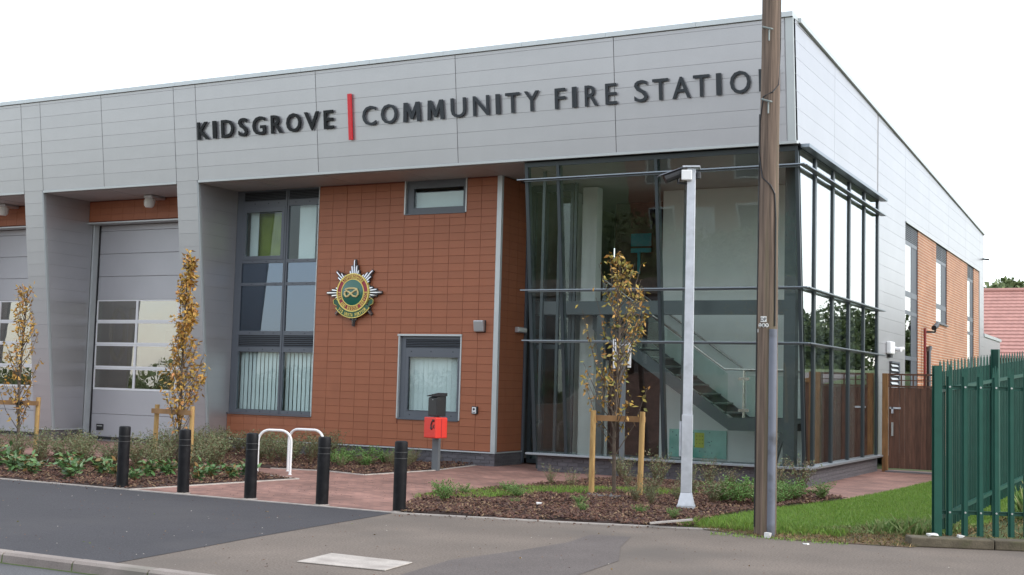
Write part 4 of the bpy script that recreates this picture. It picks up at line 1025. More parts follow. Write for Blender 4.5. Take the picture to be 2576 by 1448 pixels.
# ================================================================== GALVANISED CAMERA POLE
gx,gy=-.30,-4.3
t=thing('camera_pole','tall square galvanised pole with flared foot standing in the bark bed','pole',(gx,gy,0))
rt=.17
def sq(b,z0,z1,w0,w1,ang=.3,cx=gx,cy=gy):
    P=[]
    for z,w in ((z0,w0),(z1,w1)):
        for k in range(4):
            a=ang+math.pi/4+k*math.pi/2; P.append((cx+w*.7071*math.cos(a),cy+w*.7071*math.sin(a),z))
    b.hexa(P)
b=MB(); sq(b,.24,1.35,.155,.155); sq(b,1.351,4.93,.135,.12); b.build('pole_shaft',M['galv'],t,bevel=.006)
b=MB(); sq(b,.06,.239,.24,.156); b.build('flared_foot',M['galv'],t)
b=MB(); sq(b,0.,.058,.26,.26); b.build('base_plate',M['galv'],t)
b=MB(); sq(b,4.935,4.955,.25,.25); b.build('cap_plate',M['galv'],t)
b=MB(); b.box(gx-.098,gx-.066,gy-.07,gy+.0,.75,1.25); b.build('access_cover',M['galv'],t,bevel=.006)
b=MB(); ybox(b,gx-.03,gy-.12,.15,.08,4.74,4.89,.3); b.build('junction_box',M['whitep'],t,bevel=.012)
t=thing('cctv_camera','black surveillance camera mounted near the top of the galvanised pole','camera',(gx-.2,gy-.05,4.82))
b=MB(); b.tube([(gx-.12,gy-.06,4.87),(gx-.34,gy-.20,4.76)],.068,14); b.build('camera_body',M['black'],t)
b=MB(); b.beam((gx-.10,gy-.05,4.95),(gx-.42,gy-.25,4.80),.14,.012); b.build('sun_shield',M['cover'],t)
b=MB(); b.beam((gx-.07,gy,4.71),(gx-.19,gy-.07,4.72),.03); b.beam((gx-.18,gy-.07,4.72),(gx-.18,gy-.07,4.8),.025); b.build('mount_arm',M['black'],t)
b=MB(); b.tube([(gx+.1,gy+.02,4.78),(gx+.1,gy+.02,4.87)],.04,10); b.build('rear_unit',M['black'],t)
# ================================================================== TELEGRAPH POLE
tx,ty=1.56,-6.7
t=thing('telegraph_pole','dark weathered timber telegraph pole with grey cable cover, cropped by the top of the picture','utility pole',(tx,ty,0))
b=MB(); n=24; zs=np.linspace(-.05,9,40); b.tube([(tx+.004*math.sin(z*1.3),ty,z) for z in zs],[.132-.0032*z+.0015*math.sin(z*5) for z in zs],n)
b.build('pole_shaft',M['oldwood'],t,smooth=True)
an2=math.atan2(C_y:=(-21.57-ty),C_x:=(5.909-tx)); dvx,dvy=math.cos(an2),math.sin(an2)
def onp(dx,z,out=.0):  # dx across the face seen from the street
    r=.132-.0032*z+out; a=an2-math.asin(max(-1,min(1,-dx/max(r,.01)))); return Vector((tx+r*math.cos(a),ty+r*math.sin(a),z))
b=MB(); b.tube([onp(.066,z,-.004) for z in np.linspace(0,2.46,12)],.052,12); b.build('cable_cover',M['cover'],t,smooth=True)
for (pts,nm) in (([onp(-.122,5.1,.006),onp(-.122,4.6,.012),onp(-.08,4.3,.01),onp(.02,4.2,.008),onp(.07,4.1,.008),onp(.085,3.8,.008),onp(.088,2.5,.008)],'cable'),
    ([onp(.118,7,.004),onp(.12,5.9,.004),onp(.10,5.45,.006),onp(.03,5.35,.008),onp(-.08,5.3,.008),onp(-.118,5.0,.008),onp(-.12,3.4,.006),onp(-.125,2.6,.006),onp(-.126,.1,.006)],'cable')):
    b=MB(); b.tube(pts,.009,6); b.build(nm,M['black'],t)
for z in (6.14,5.24):
    b=MB(); b.tube([onp(-.09,z+.03,.0),onp(-.10,z+.02,.05),onp(0,z-.02,.06),onp(.02,z-.02,.04)],.012,6); b.tube([onp(-.02,z-.02,.02),onp(-.02,z-.16,.03)],.01,6); b.build('step_bolt',M['stepb'],t)
b=MB(); p=onp(-.03,2.575,.006); 
def face_plate(cx,cz,w,h,m,name,out=.004,rnd=False):
    p=onp(cx,cz,out); nrm=Vector((p.x-tx,p.y-ty,0)).normalized(); r=Vector((-nrm.y,nrm.x,0)); r=r if r.dot(Vector((1,0,0)))>0 else -r; u=Vector((0,0,1)); b=MB()
    if rnd: P=[p+r*(w/2*math.cos(k*math.pi/6))+u*(h/2*math.sin(k*math.pi/6)) for k in range(12)]
    else: P=[p-r*w/2-u*h/2,p+r*w/2-u*h/2,p+r*w/2+u*h/2,p-r*w/2+u*h/2]
    b.prism(P,.004,nrm); o=b.build(name,m,t); return o,p+nrm*.0045,r,nrm
def plate_text(o,p,r,nrm,s,h):
    b=MB(); adv=0; W_=[]
    for ch in s:
        v,f=glyphc(ch,1.,.01,.02); V=np.array(v); W_.append((v,f,V[:,0].min(),V[:,0].max()))
    tot=sum(w[3]-w[2] for w in W_)+.12*(len(s)-1); x=-tot/2; sc=h/.72
    for v,f,a,c in W_:
        b.add([p+r*((x+q[0]-a)*sc)+Vector((0,0,(q[1]-.36)*sc))+nrm*(q[2]*.05+.001) for q in v],f); x+=c-a+.12
    b.build('plate_lettering',M['black'],o)
o,p,r,n_=face_plate(-.045,2.578,.075,.068,M['plate'],'marker_plate'); plate_text(o,p,r,n_,'DP',.04)
for k,ch in enumerate('289'):
    o,p,r,n_=face_plate(-.085+.04*k,2.505,.043,.05,M['plate'],'marker_plate',rnd=True); plate_text(o,p,r,n_,ch,.034)
o,p,r,n_=face_plate(-.108,2.44,.012,.04,M['plate'],'marker_plate')
# ================================================================== STAKED TREES
def stakes(name,a,c,h,label,treexy,grp='timber tree stakes',side=1):
    t=thing(name,label,'tree stakes',((a[0]+c[0])/2,(a[1]+c[1])/2,0),grp)
    for p in (a,c):
        b=MB(); b.tube([(p[0],p[1],-.02),(p[0]+rng.normal(0,.01),p[1],h)],[.047,.044],10); b.build('stake',M['stake'],t,smooth=True)
    d=Vector((c[0]-a[0],c[1]-a[1],0)).normalized()
    sd=Vector((d.y,-d.x,0))*.062*side
    A=Vector((*a,h-.12))-d*.05+sd; C=Vector((*c,h-.12))+d*.06+sd; b=MB(); b.beam(A,C,.03,.09); b.build('crossbar',M['stakeb'],t)
    m=Vector((*treexy,h-.12)); b=MB(); b.tube([m+Vector((.06*math.cos(q),.06*math.sin(q),.0)) for q in np.linspace(0,6.0,10)],.022,6); b.build('rubber_tie',M['rubber'],t)
def leafcloud(C,D,size,n_per,jit,nv,fold=.25,droop=.0):
    pass
def make_leaves(base, dirs, ln, wd):
    n=len(base); d=dirs/np.linalg.norm(dirs,axis=1,keepdims=True); r=rng.normal(size=(n,3)); s=np.cross(d,r); s/=np.linalg.norm(s,axis=1,keepdims=True); u=np.cross(d,s)
    ln=ln[:,None]; wd=wd[:,None]
    V=np.stack([base, base+d*ln*.45+s*wd+u*wd*.35, base+d*ln, base+d*ln*.45-s*wd+u*wd*.35],1).reshape(-1,3)
    I=np.arange(n)[:,None]*4; F=np.concatenate([I+np.array([0,1,2]),I+np.array([0,2,3])]); return V,F
def young_tree(x,y,h,label,m,nb,nl,spread,dens,crown0=.35,seed=1,prof=None,leafsz=.07,side=None):
    rg=np.random.default_rng(seed); t=thing('young_tree',label,'tree',(x,y,0),'young staked trees')
    zs=np.linspace(0,h,10); tr=[(x+.02*math.sin(z*2+seed)+.01*z,y+.02*math.cos(z*1.7),z) for z in zs]
    b=MB(); b.tube(tr,[.032*(1-z/h*.85)+.003 for z in zs],8); b.build('trunk',M['bark'],t,smooth=True)
    B=[];Dd=[]; b=MB()
    for k in range(nb):
        f=crown0+(1-crown0)*(k/nb)**.9; z0=f*h*.97; a=rg.uniform(0,6.28)
        if side is not None and rg.random()<.0: a=side
        w=spread*(prof(f) if prof else (1-f)**.5); ln=max(.12,w*rg.uniform(.7,1.3)); up=rg.uniform(1.2,2.4)
        p0=Vector((x+.01*z0,y,z0)); p1=p0+Vector((math.cos(a)*ln*.6,math.sin(a)*ln*.6,ln*up*.45)); p2=p0+Vector((math.cos(a)*ln,math.sin(a)*ln,ln*up)); 
        if p2.z>h+.1: p2.z=h+.1
        b.tube([p0,p1,p2],[.009,.006,.003],5)
        nn=max(2,int(nl*rg.uniform(.4,1.5)))
        for q in range(nn):
            s=rg.uniform(.15,1.05)**.8; p=p0.lerp(p1,min(1,s*2)) if s<.5 else p1.lerp(p2,min(1.05,(s-.5)*2))
            B.append((p.x+rg.normal(0,.03),p.y+rg.normal(0,.03),p.z+rg.normal(0,.03))); Dd.append((rg.normal(0,.7)+math.cos(a)*.3,rg.normal(0,.7)+math.sin(a)*.3,rg.normal(-.35,.6)))
    b.build('branches',M['bark'],t)
    B=np.array(B);Dd=np.array(Dd); ln=rg.uniform(.7,1.3,len(B))*leafsz; V,F=make_leaves(B,Dd,ln,ln*.22)
    np_mesh('foliage',V,F,m,t,kind_='stuff'); return t
TL=(-14.4,-3.95); TM=(-10.62,-3.5); TR=(-1.98,-3.0)
young_tree(*TR,3.85,'sparse young tree with orange and yellow autumn leaves in front of the glazed corner',M['leafy'],64,13,.74,1,.17,3,lambda f: max(.10,math.sin(min(1,(1-f)*1.2)*1.9))*.85,.092)
young_tree(*TM,3.95,'dense narrow young tree with golden brown leaves in front of the right bay door',M['leafo'],95,22,.48,1,.12,5,lambda f: .13+1.05*(1-f)**1.4,.092)
young_tree(*TL,3.35,'thin young tree with pinkish brown leaves at the left edge',M['leafo'],60,13,.45,1,.15,8,lambda f: .3+.6*(1-f),.085)
stakes('tree_stakes',(-2.26,-3.24),(-1.51,-3.06),1.34,'pair of pale timber stakes with crossbar holding the sparse tree before the glazed corner',TR,side=-1)
stakes('tree_stakes',(-11.2,-3.5),(-10.08,-3.75),1.15,'pair of pale timber stakes with crossbar holding the dense golden brown tree',TM)
stakes('tree_stakes',(-15.0,-4.0),(-14.1,-3.75),1.2,'pair of pale timber stakes with crossbar at the left edge of the picture',TL)
b=MB(); b.tube([(-1.95,-3.35,.02),(-1.95,-3.35,.045)],.3,20); tag(b.build('tree_mat',M['plast']),'round grey mat on the bark at the foot of the sparse staked tree','tree mat')

# ================================================================== SHRUBS
def shrub_mesh(kind_,seed):
    rg=np.random.default_rng(seed); B=[];Dd=[];L_=[]; tb=MB()
    if kind_=='laurel': nb,lf,hh,sp,ln=11,8,.28,.2,.12
    elif kind_=='hebe': nb,lf,hh,sp,ln=34,20,.50,.28,.038
    elif kind_=='russet': nb,lf,hh,sp,ln=28,16,.50,.27,.038
    else: nb,lf,hh,sp,ln=34,18,.28,.27,.040
    for k in range(nb):
        a=rg.uniform(0,6.28); s=sp*rg.uniform(.3,1.2); h=hh*rg.uniform(.55,1.15)
        p2=Vector((math.cos(a)*s,math.sin(a)*s,h)); p1=Vector((math.cos(a)*s*.4,math.sin(a)*s*.4,h*.55)); tb.tube([(0,0,0),p1,p2],[.004,.0025,.001],4,cap=False)
        for q in range(lf):
            u=rg.uniform(.25,1.02); p=Vector((0,0,0)).lerp(p1,u*2) if u<.5 else p1.lerp(p2,(u-.5)*2)
            B.append(tuple(p+Vector(rg.normal(0,.012,3)))); aa=rg.uniform(0,6.28); Dd.append((math.cos(aa)+.4*math.cos(a),math.sin(aa)+.4*math.sin(a),rg.normal(.25,.5))); L_.append(ln*rg.uniform(.7,1.3))
    L_=np.array(L_); V,F=make_leaves(np.array(B),np.array(Dd),L_,L_*(.22 if kind_=='laurel' else .2)); return V,F,tb
PROTO={}
def shrub(kind_,v,x,y,s,label,group):
    key=(kind_,v)
    m={'laurel':M['laurel'],'hebe':M['hebe'],'russet':M['russet'],'green':M['fgreen']}[kind_]
    if key not in PROTO:
        V,F,tb=shrub_mesh(kind_,hash(kind_)%97+v if False else {'laurel':10,'hebe':20,'russet':30,'green':40}[kind_]+v)
        t=thing('shrub',label,'shrub',(0,0,0),group); f=np_mesh('foliage',V,F,m,t,kind_='stuff'); s_=tb.build('stems',M['twig'],t); PROTO[key]=(f.data,s_.data)
    else:
        t=thing('shrub',label,'shrub',(0,0,0),group)
        for nm,me in zip(('foliage','stems'),PROTO[key]):
            o=bpy.data.objects.new(nm,me); COL.objects.link(o); o.parent=t
            if nm=='foliage': o['kind']='stuff'
    t.location=(x,y,.02); t.rotation_euler=(0,0,rng.uniform(0,6.28)); t.scale=(s,s,s*rng.uniform(.85,1.15)); t.name='shrub'
    return t
LAB={}
ORD='first second third fourth fifth sixth seventh eighth ninth tenth eleventh twelfth thirteenth fourteenth fifteenth sixteenth seventeenth eighteenth nineteenth twentieth'.split()
def ordn(i): return ORD[i] if i<20 else ('twenty-'+ORD[i-20] if i<29 else ('thirtieth' if i==29 else 'thirty-'+ORD[i-30]))
def group_shrubs(kind_,pts,s0,s1,label,group):
    cm=cam.matrix_world.inverted()
    def sxx(p): q=cm@Vector((p[0],p[1],.2)); return q.x/-q.z
    pts=sorted(pts,key=sxx); n=len(pts)
    for i,(x,y) in enumerate(pts):
        pos=('leftmost' if i==0 else 'rightmost' if i==n-1 else (ordn(i)+' from the left' if i<n/2 else ordn(n-1-i)+' from the right'))
        shrub(kind_,i%3,x,y,rng.uniform(s0,s1),label+', '+pos,group)
def fill(poly,n,mind):
    out=[]; X,Y=scatter(poly,n*30)
    for x,y in zip(X,Y):
        if all((x-a)**2+(y-c)**2>mind*mind for a,c in out): out.append((float(x),float(y)))
        if len(out)>=n: break
    return out
group_shrubs('laurel',fill([(-12.6,-7.0),(-8.6,-6.9),(-8.4,-5.9),(-12.6,-5.6)],13,.48),.75,1.3,'broad laurel in the left bed front row','broad leaved laurels in the left bed')
group_shrubs('laurel',[(-8.0,-5.9),(-7.95,-5.1),(-8.3,-5.3),(-8.1,-4.5),(-9.0,-5.5)],.8,1.1,'laurel near the second and third bollards','laurels near the bed corner')
group_shrubs('hebe',fill([(-13.6,-5.3),(-9.2,-5.2),(-9.1,-3.9),(-9.7,-3.5),(-13.9,-3.5)],26,.4),.8,1.15,'grey green shrub behind the left bed laurels','grey green shrubs in the left bed')
group_shrubs('hebe',fill([(-13.6,-1.8),(-9.2,-1.8),(-9.3,.2),(-10,1.0),(-13.6,1.0)],30,.4),.8,1.15,'grey green shrub before the tiled wall','grey green shrubs against the tiled wall')
group_shrubs('green',fill([(-9.4,-1.9),(-8.2,-1.8),(-8.0,.5),(-9.4,.7)],7,.4),.7,1.1,'fresh green bush below the lower window','green bushes below the lower window')
group_shrubs('russet',fill([(-8.4,-1.8),(-7.3,-1.8),(-7.2,1.1),(-8.6,1.2)],12,.32),.35,.6,'low brown plant beside the phone post','low brown plants beside the phone post')
group_shrubs('russet',fill([(-3.3,-.7),(.3,-.7),(.4,0),(-3.3,.35)],10,.5),.75,1.2,'russet shrub along the glazed corner base','russet shrubs along the glazed corner')
group_shrubs('green',fill([(-.2,-3.2),(.5,-3.3),(1.0,-1.1),(.2,-.9)],12,.34),.8,1.2,'bright green shrub near the telegraph pole','bright green shrubs near the telegraph pole')
group_shrubs('hebe',fill([(-1.6,-4.4),(.3,-4.9),(.2,-2.6),(-1.2,-1.8)],8,.5),.5,.9,'dull green shrub round the galvanised pole','dull green shrubs round the camera pole')
group_shrubs('green',fill([(-3.9,-5.6),(-3.3,-6.2),(-2.7,-4.6),(-3.5,-3.6)],6,.35),.5,.8,'small green plant at the bark bed end','small green plants at the end of the bark bed')
group_shrubs('russet',fill([(-3.6,-3.2),(-2.6,-3.2),(-2.3,-1.2),(-3.5,-1.2)],4,.45),.5,.85,'thin russet plant by the sparse staked tree','thin russet plants left of the staked tree')
group_shrubs('green',[(-2.4,-5.6),(-1.2,-5.9),(-.5,-5.6),(.1,-5.9),(-1.7,-4.9)],.3,.55,'tiny green seedling in the open bark','tiny plants in the open bark')
# ================================================================== TIMBER GATE AND FENCE
t=thing('timber_gate','dark brown boarded side gate with a trellis top between two posts','gate',(.75,7.45,0))
for (xx,yy,m_) in ((.16,7.40,'gatepost'),(1.36,7.40,'gatepost')):
    b=MB(); b.box(xx-.06,xx+.06,yy-.06,yy+.06,0,2.19); b.build('gate_post',M[m_],t,bevel=.006)
x=.235
while x<1.27:
    b=MB(); b.box(x,x+.112,7.40+(.0 if int(x*100)%2 else .006),7.425,.08,1.88); b.build('board',M['gate'],t); x+=.1165
b=MB(); b.box(.225,1.29,7.39,7.43,1.885,1.925); b.box(.225,1.29,7.39,7.43,2.15,2.19); b.box(.225,1.29,7.395,7.425,2.03,2.05)
for xx in (.23,.49,.75,1.01,1.25): b.box(xx,xx+.03,7.397,7.423,1.926,2.149)
b.build('trellis_top',M['gate'],t)
b=MB(); b.box(.3,.34,7.36,7.399,.8,1.1); b.build('lock_plate',M['bolt'],t); b=MB(); b.box(.26,.5,7.35,7.38,1.40,1.44); b.box(.3,.34,7.35,7.399,1.3,1.44); b.build('latch',M['galv'],t)
b=MB(); b.box(.2,1.32,7.2,7.5,.0,.03); kind(b.build('gate_step',M['mortar']),'structure')
t=thing('timber_fence','dark brown close boarded fence running right behind the green palisade','fence',(2.8,7.5,0))
x=1.45
while x<8.5:
    b=MB(); g=float(ground_z(np.array(x),np.array(7.5))); b.box(x,x+.118,7.5+(.0 if int(x*50)%2 else .008),7.53,g,2.0+g*.6); b.build('board',M['gate'],t); x+=.122
for xx in (1.52,3.3,5.1,6.9):
    b=MB(); b.box(xx-.05,xx+.05,7.42,7.5,0,2.2); b.build('fence_post',M['gatepost'],t)
b=MB(); b.box(1.45,3.6,7.44,7.49,1.95,2.05); b.build('top_rail',M['gatepost'],t)
# ================================================================== PALISADE FENCE
t=thing('palisade_fence','green spiked steel palisade fence turning the corner at the right edge','fence',(3.45,-6.2,0))
c0=Vector((3.45,-6.20,.10)); df=Vector((.895,.446,0)).normalized(); db=Vector((.27,2.42,0)).normalized(); rise=.062
def pale(p,d,h,par):
    nrm=Vector((d.y,-d.x,0)); w=.039; q=[(-w,0),(-w*.6,.0),(-w*.4,.024),(w*.4,.024),(w*.6,0),(w,0),(w,.003),(w*.57,.0035),(w*.37,.0275),(-w*.37,.0275),(-w*.57,.0035),(-w,.003)]
    P=lambda z,s=1.: [p+d*(u*s)+nrm*v+Vector((0,0,z)) for u,v in q]
    b=MB(); n=len(q); V=P(0)+P(h-.14); F=[tuple(range(n))[::-1]]
    for i in range(n): F.append((i,(i+1)%n,n+(i+1)%n,n+i))
    b.add(V,F)
    # triple pointed, split and splayed head
    for s,hh in ((-1,.115),(0,.14),(1,.115)):
        b.hexa([p+d*(s*.023-.013)+nrm*0+Vector((0,0,h-.14)),p+d*(s*.023+.013)+Vector((0,0,h-.14)),p+d*(s*.023+.013)+nrm*.012+Vector((0,0,h-.14)),p+d*(s*.023-.013)+nrm*.012+Vector((0,0,h-.14)),
            p+d*(s*.026-.006)+nrm*.006+Vector((0,0,h-.14+hh)),p+d*(s*.026+.006)+nrm*.006+Vector((0,0,h-.14+hh)),p+d*(s*.026+.006)+nrm*.012+Vector((0,0,h-.14+hh)),p+d*(s*.026-.006)+nrm*.012+Vector((0,0,h-.14+hh))])
    return b.build('pale',M['palisade'],par)
def ibeam(p,h,d,par):
    nrm=Vector((d.y,-d.x,0)); b=MB()
    for s in (-1,1): b.beam(p+nrm*(.045*s),p+nrm*(.045*s)+Vector((0,0,h)),.09,.008,up=tuple(nrm))
    b.beam(p,p+Vector((0,0,h)),.008,.082,up=tuple(nrm)); return b.build('fence_post',M['palisade'],par)
FH=2.0
nf=13
for k in range(nf):
    p=c0+df*(.14+.1785*k)+Vector((0,0,.006)); pale(p,df,FH-.02,t)
    for z in (.27,1.72):
        b=MB(); nr=Vector((df.y,-df.x,0)); b.tube([p+nr*.0277+Vector((0,0,z)),p+nr*.036+Vector((0,0,z))],.012,6); b.build('bolt',M['bolt'],t)
for z in (.37,1.82):
    b=MB(); q=Vector((df.y,-df.x,0))*-.02; a=c0+q; b.beam(Vector((a.x,a.y,z)),Vector((a.x,a.y,z))+df*2.6,.006,.045); b.beam(Vector((a.x,a.y,z+.02))-Vector((0,0,0)),Vector((a.x,a.y,z+.02))+df*2.6,.045,.006); b.build('rail',M['palisade'],t)
ibeam(c0+Vector((0,0,-.08)),2.05,df,t)
nb_=int(13/.155)
for k in range(1,nb_):
    s=.16*k; p=c0+db*s+Vector((0,0,rise*s+.03)); pale(p,-db,FH,t)
for s in (2.55,5.3,8.05,10.8): 
    p=c0+db*s+Vector((0,0,rise*s-.05)); ibeam(p+Vector((.06,0,0)),2.15,db,t)
for z in (.33,1.80):
    b=MB(); a=Vector((c0.x+.03,c0.y,z)); e=a+db*13+Vector((0,0,rise*13)); b.beam(a,e,.045,.006); b.beam(a+Vector((.02,0,-.02)),e+Vector((.02,0,-.02)),.006,.04); b.build('rail',M['palisade'],t)
kf=thing('fence_kerb','mossy concrete kerb under the front of the green palisade fence','kerb',(3.3,-6.6,0))
kd_=Vector((1.12,.42,0)).normalized(); kn_=Vector((-kd_.y,kd_.x,0)); p0=Vector((3.24,-6.66,0))
for k in range(3):
    a=p0+kd_*(.92*k); c=a+kd_*.912; wd=.36
    b=MB(); b.hexa([a,c,c+kn_*wd,a+kn_*wd,a+Vector((0,0,.11)),c+Vector((0,0,.11)),c+kn_*wd+Vector((0,0,.10)),a+kn_*wd+Vector((0,0,.10))]); b.build('kerb_stone',M['kerbd'],kf,bevel=.015)
# ================================================================== SMALL THINGS ON THE GROUND
b=MB(); b.prism([(-1.37,-11.95,.002),(-.42,-11.90,.002),(-.49,-11.32,.002),(-1.45,-11.29,.002)],.012,(0,0,1)); mh=tag(b.build('manhole_cover',M['slab'],bevel=.006),'pale rectangular concrete manhole cover in the worn tarmac','manhole cover')
def scrap(name,x,y,z,s,label,m,cat,flat=.4):
    rg=np.random.default_rng(int(abs(x*1000))); b=MB(); P=[Vector((x,y,z))+Vector((rg.normal(0,s*.15)+s*math.cos(k*1.047),rg.normal(0,s*.15)+s*.6*math.sin(k*1.047),0)) for k in range(6)]
    b.prism(P,s*flat,(0,0,1)); b.v=[(q[0]+rg.normal(0,s*.1),q[1],q[2]+rg.normal(0,s*.08)) for q in b.v]; tag(b.build(name,m),label,cat)
scrap('litter',-1.93,-5.75,.07,.045,'crumpled white wrapper lying on the bark mulch',M['litter'],'litter')
scrap('litter',3.42,-6.35,.11,.06,'white scrap of paper at the foot of the green fence corner post',M['litter'],'litter')
scrap('litter',3.72,-6.25,.11,.05,'second white paper scrap on the mossy fence kerb',M['litter'],'litter')
scrap('litter',2.2,-7.25,.003,.04,'flat pale scrap on the tarmac edge between pole and fence',M['litter'],'litter',.15)
scrap('concrete_block',1.66,-6.93,.0,.04,'little white stone block at the foot of the telegraph pole',M['litter'],'stone',1.5)
scrap('fallen_leaf',-4.4,-8.6,.006,.035,'yellowish fallen leaf on the dark tarmac near the middle bollards',M['straw'],'leaf',.1)
b=MB(); b.beam((.15,-6.85,.05),(.62,-6.62,.11),.07,.02); tag(b.build('broken_edging_board',M['edging']),'broken pale timber edging board sticking up beside the telegraph pole','board')
for i in range(26):
    x=rng.uniform(-8,2.5) ; y=rng.uniform(-12.5,-7.9)
    if i==0: lv=[];
    lv.append((x,y))
B=np.array([(x,y,.012) for x,y in lv]); Dd=rng.normal(size=(26,3))*np.array([1,1,.15]); V,F=make_leaves(B,Dd,rng.uniform(.015,.04,26),np.full(26,.01))
np_mesh('leaf_litter',V,F,M['straw'],kind_='stuff')
for nm_,poly_,n_,m_ in (('grit',[(-9,-12.9),(4,-12.9),(4,-7.1),(-9,-7.8)],45,'slab'),('grit',[(-9,-12.9),(4,-12.9),(4,-7.1),(-9,-7.8)],420,'chip'),('grit',[(-7.5,-7.3),(-4,-7.2),(-5,-2),(-7,-3)],250,'chip')):
    X,Y=scatter(poly_,n_); n=len(X); q=rng.uniform(.003,.009,n); b_=np.stack([X,Y,np.full(n,.006)],-1); vs=[b_+np.stack([q*sx_a,q*sy_a,q*sz_a],-1) for sx_a,sy_a,sz_a in ((-1,-1,0),(1,-.7,0),(.6,1,0),(0,0,.9))]
    V=np.stack(vs,1).reshape(-1,3); I=np.arange(n)[:,None]*4; F=np.concatenate([I+np.array(t_) for t_ in ((0,1,3),(1,2,3),(2,0,3))]); np_mesh(nm_,V,F,M[m_],kind_='stuff')
for nm,poly,n in (('left bed',[(-12,-8.1),(-8,-7.9),(-8,-7.6),(-12,-7.6)],60),('right bed',[(-3,-8.0),(.8,-7.0),(.8,-6.7),(-3,-7.6)],110)):
    X,Y=scatter(poly,n); n=len(X); V,F=make_leaves(np.stack([X,Y,np.full(n,.01)],-1),rng.normal(size=(n,3))*np.array([1,1,.1]),rng.uniform(.015,.04,n),rng.uniform(.006,.012,n)); np_mesh('stray_chips',V,F,M['chip'],kind_='stuff')

# ================================================================== FAR THINGS
t=thing('red_roofed_house','house with a large red tiled roof beyond the far end of the station','house',(-2,48,0))
hx0,hx1=-12.,1.5; ye,yr=42.,47.5; ze,zr=3.6,7.15
b=MB(); b.box(hx0+.4,hx1-.4,ye+.5,yr+5,0,ze); b.build('house_wall',M['housewall'],t)
b=MB(); b.hexa([(hx0,ye,ze-.05),(hx1,ye,ze-.05),(hx1,yr,zr-.05),(hx0,yr,zr-.05),(hx0,ye,ze),(hx1,ye,ze),(hx1,yr,zr),(hx0,yr,zr)]); b.hexa([(hx0,yr,zr-.05),(hx1,yr,zr-.05),(hx1,yr+5.5,ze-.05),(hx0,yr+5.5,ze-.05),(hx0,yr,zr),(hx1,yr,zr),(hx1,yr+5.5,ze),(hx0,yr+5.5,ze)]); rf=b.build('roof',M['rooft2'],t)
nc=19
for k in range(nc):
    f0=k/nc; f1=(k+1)/nc+.012; nxs=90; V=[];F=[]
    for i in range(nxs+1):
        x=hx0+(hx1-hx0)*i/nxs; wv=.008*(1 if i%2 else -1)
        for (f,up) in ((f0,.0),(f0,.11),(f1,.03)):
            V.append((x,ye+(yr-ye)*f-.0*up,ze+(zr-ze)*f+up+wv*.6))
    for i in range(nxs):
        a=3*i; F+=[(a,a+3,a+4,a+1),(a+1,a+4,a+5,a+2)]
    b=MB(); b.add(V,F); b.build('tile_course',M['rooft'],rf)
b=MB(); b.tube([(hx0,yr,zr+.1),(hx1,yr,zr+.1)],.12,8); b.build('ridge_tiles',M['rooft'],rf)
def crown(name,label,cx,cy,w,h,z0,nleaf,ls,seed,grp=None,nblob=14):
    rg=np.random.default_rng(seed); t=thing(name,label,'tree',(cx,cy,0),grp)
    b=MB(); b.tube([(cx,cy,0),(cx+.2,cy,z0+h*.3),(cx,cy,z0+h*.7)],[.3,.2,.06],8)
    for k in range(6):
        a=rg.uniform(0,6.28); b.tube([(cx+.1,cy,z0+h*.15*k/3),(cx+math.cos(a)*w*.35,cy+math.sin(a)*w*.35,z0+h*(.35+.08*k))],[.1,.03],5)
    b.build('trunk',M['bark'],t)
    Bs=[]
    for k in range(nblob):
        a=rg.uniform(0,6.28); rr=rg.uniform(0,.42)*w; zz=z0+h*rg.uniform(.2,.85); s=rg.uniform(.14,.24)*w*(1.1-.5*abs((zz-z0)/h-.4)); Bs.append((cx+math.cos(a)*rr,cy+math.sin(a)*rr,zz,s))
    P=[]
    for (x,y,z,s) in Bs:
        d=rg.normal(size=(nleaf//nblob,3)); d/=np.linalg.norm(d,axis=1,keepdims=True); P.append(np.array([x,y,z])+d*(s*rg.uniform(.55,1.08,(len(d),1)))*np.array([1,1,.85]))
    P=np.concatenate(P); V,F=make_leaves(P,rg.normal(size=P.shape),rg.uniform(.7,1.3,len(P))*ls,rg.uniform(.3,.5,len(P))*ls)
    np_mesh('crown',V,F,M['wood_far'] if cy>70 else M['wood_near'],t,kind_='stuff'); return t
crown('broadleaf_tree','dark green tree rising behind the red roof, nearer the station wall',-5.5,78,10,9.4,1.2,9000,.45,11,'trees behind the red roof')
crown('broadleaf_tree','dark green tree rising behind the red roof at the right edge of the picture',.5,80,11,9.9,1.0,9000,.45,12,'trees behind the red roof')
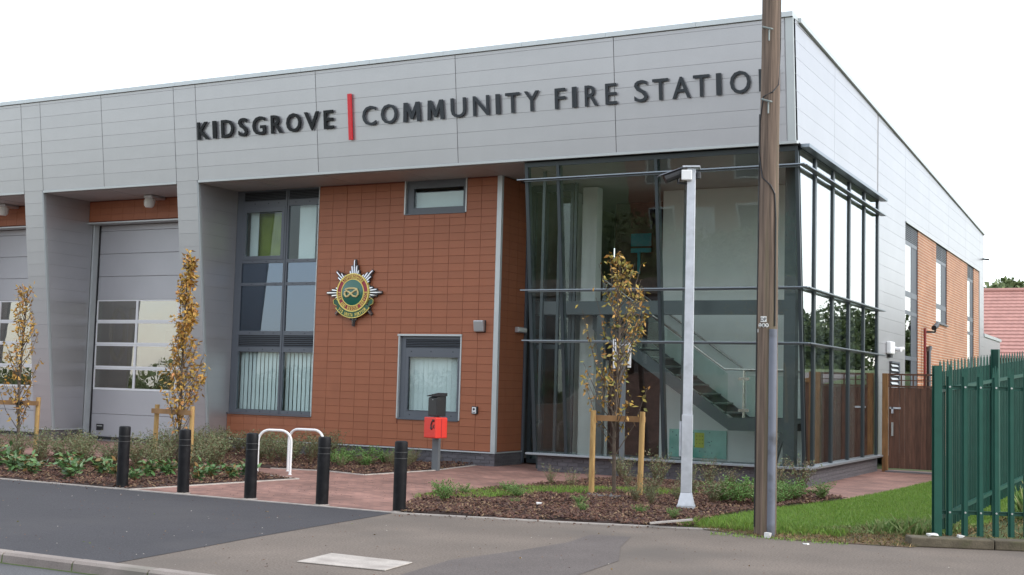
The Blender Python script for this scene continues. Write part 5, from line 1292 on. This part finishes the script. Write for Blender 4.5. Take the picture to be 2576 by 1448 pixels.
# off to the right and behind the camera: what the glass mirrors
for i,(x,y,w,h) in enumerate([(9.5,38,5,4.6),(13.5,44,7,6.2),(18.5,40,7,5.6),(7.6,52,6,5.6),(24,48,9,7.5),(13,60,9,7)]):
    crown('broadleaf_tree',['short tree','mid height tree','broad tree','slim tree','tallest tree','farthest tree'][i]+' mirrored in the side glass, standing beyond the timber fence',x,y,w,h,.6,5200,.3,30+i,'trees beyond the timber fence')
def house(x,y,w,d,hw,hr,label,seed):
    t=thing('terraced_house',label,'house',(x,y,0),'houses across the road')
    b=MB(); b.box(x-w/2,x+w/2,y-d/2,y+d/2,0,hw); b.build('house_wall',M['housewall'],t)
    b=MB(); b.prism([(x-w/2-.2,y-d/2-.3,hw),(x-w/2-.2,y+d/2+.3,hw),(x-w/2-.2,y,hw+hr)],w+.4,(1,0,0)); b.build('roof',M['joint'],t)
    for wx in (-w*.28,w*.28):
        for wz in (1.0,3.3):
            b=MB(); b.box(x+wx-.6,x+wx+.6,y+d/2,y+d/2+.05,wz,wz+1.2); f_=b.build('window',M['whitep'],t); b=MB(); b.box(x+wx-.52,x+wx+.52,y+d/2+.051,y+d/2+.06,wz+.08,wz+1.12); b.build('pane',M['glassdark'],f_)
    b=MB(); b.box(x-.45,x+.45,y+d/2,y+d/2+.05,0,2.05); b.build('door',M['whitep'],t)
for i,x in enumerate((-13,-4.5,6)):
    house(x,-36,7.5,8,5.2,2.6,['western','middle','eastern'][i]+' brick house across the road seen only as a reflection in the glazing',i)
V=[];F=[]
X=rng.uniform(-60,50,26000); Y=rng.uniform(-29,-26,26000); Z=rng.uniform(.0,1.,26000)*(1.9+.5*np.sin(X*.7)); V,F=make_leaves(np.stack([X,Y,Z],-1),rng.normal(size=(26000,3)),rng.uniform(.15,.3,26000),rng.uniform(.06,.12,26000))
np_mesh('hedge',V,F,M['wood_far'],kind_='stuff')
for i,x in enumerate((14,22,33)):
    crown('broadleaf_tree',['nearer','middle','farther'][i]+' tree across the road, seen only as a reflection in the glazing',x,-33-(i%3)*2,8,9,1.,3500,.4,60+i,'trees across the road')
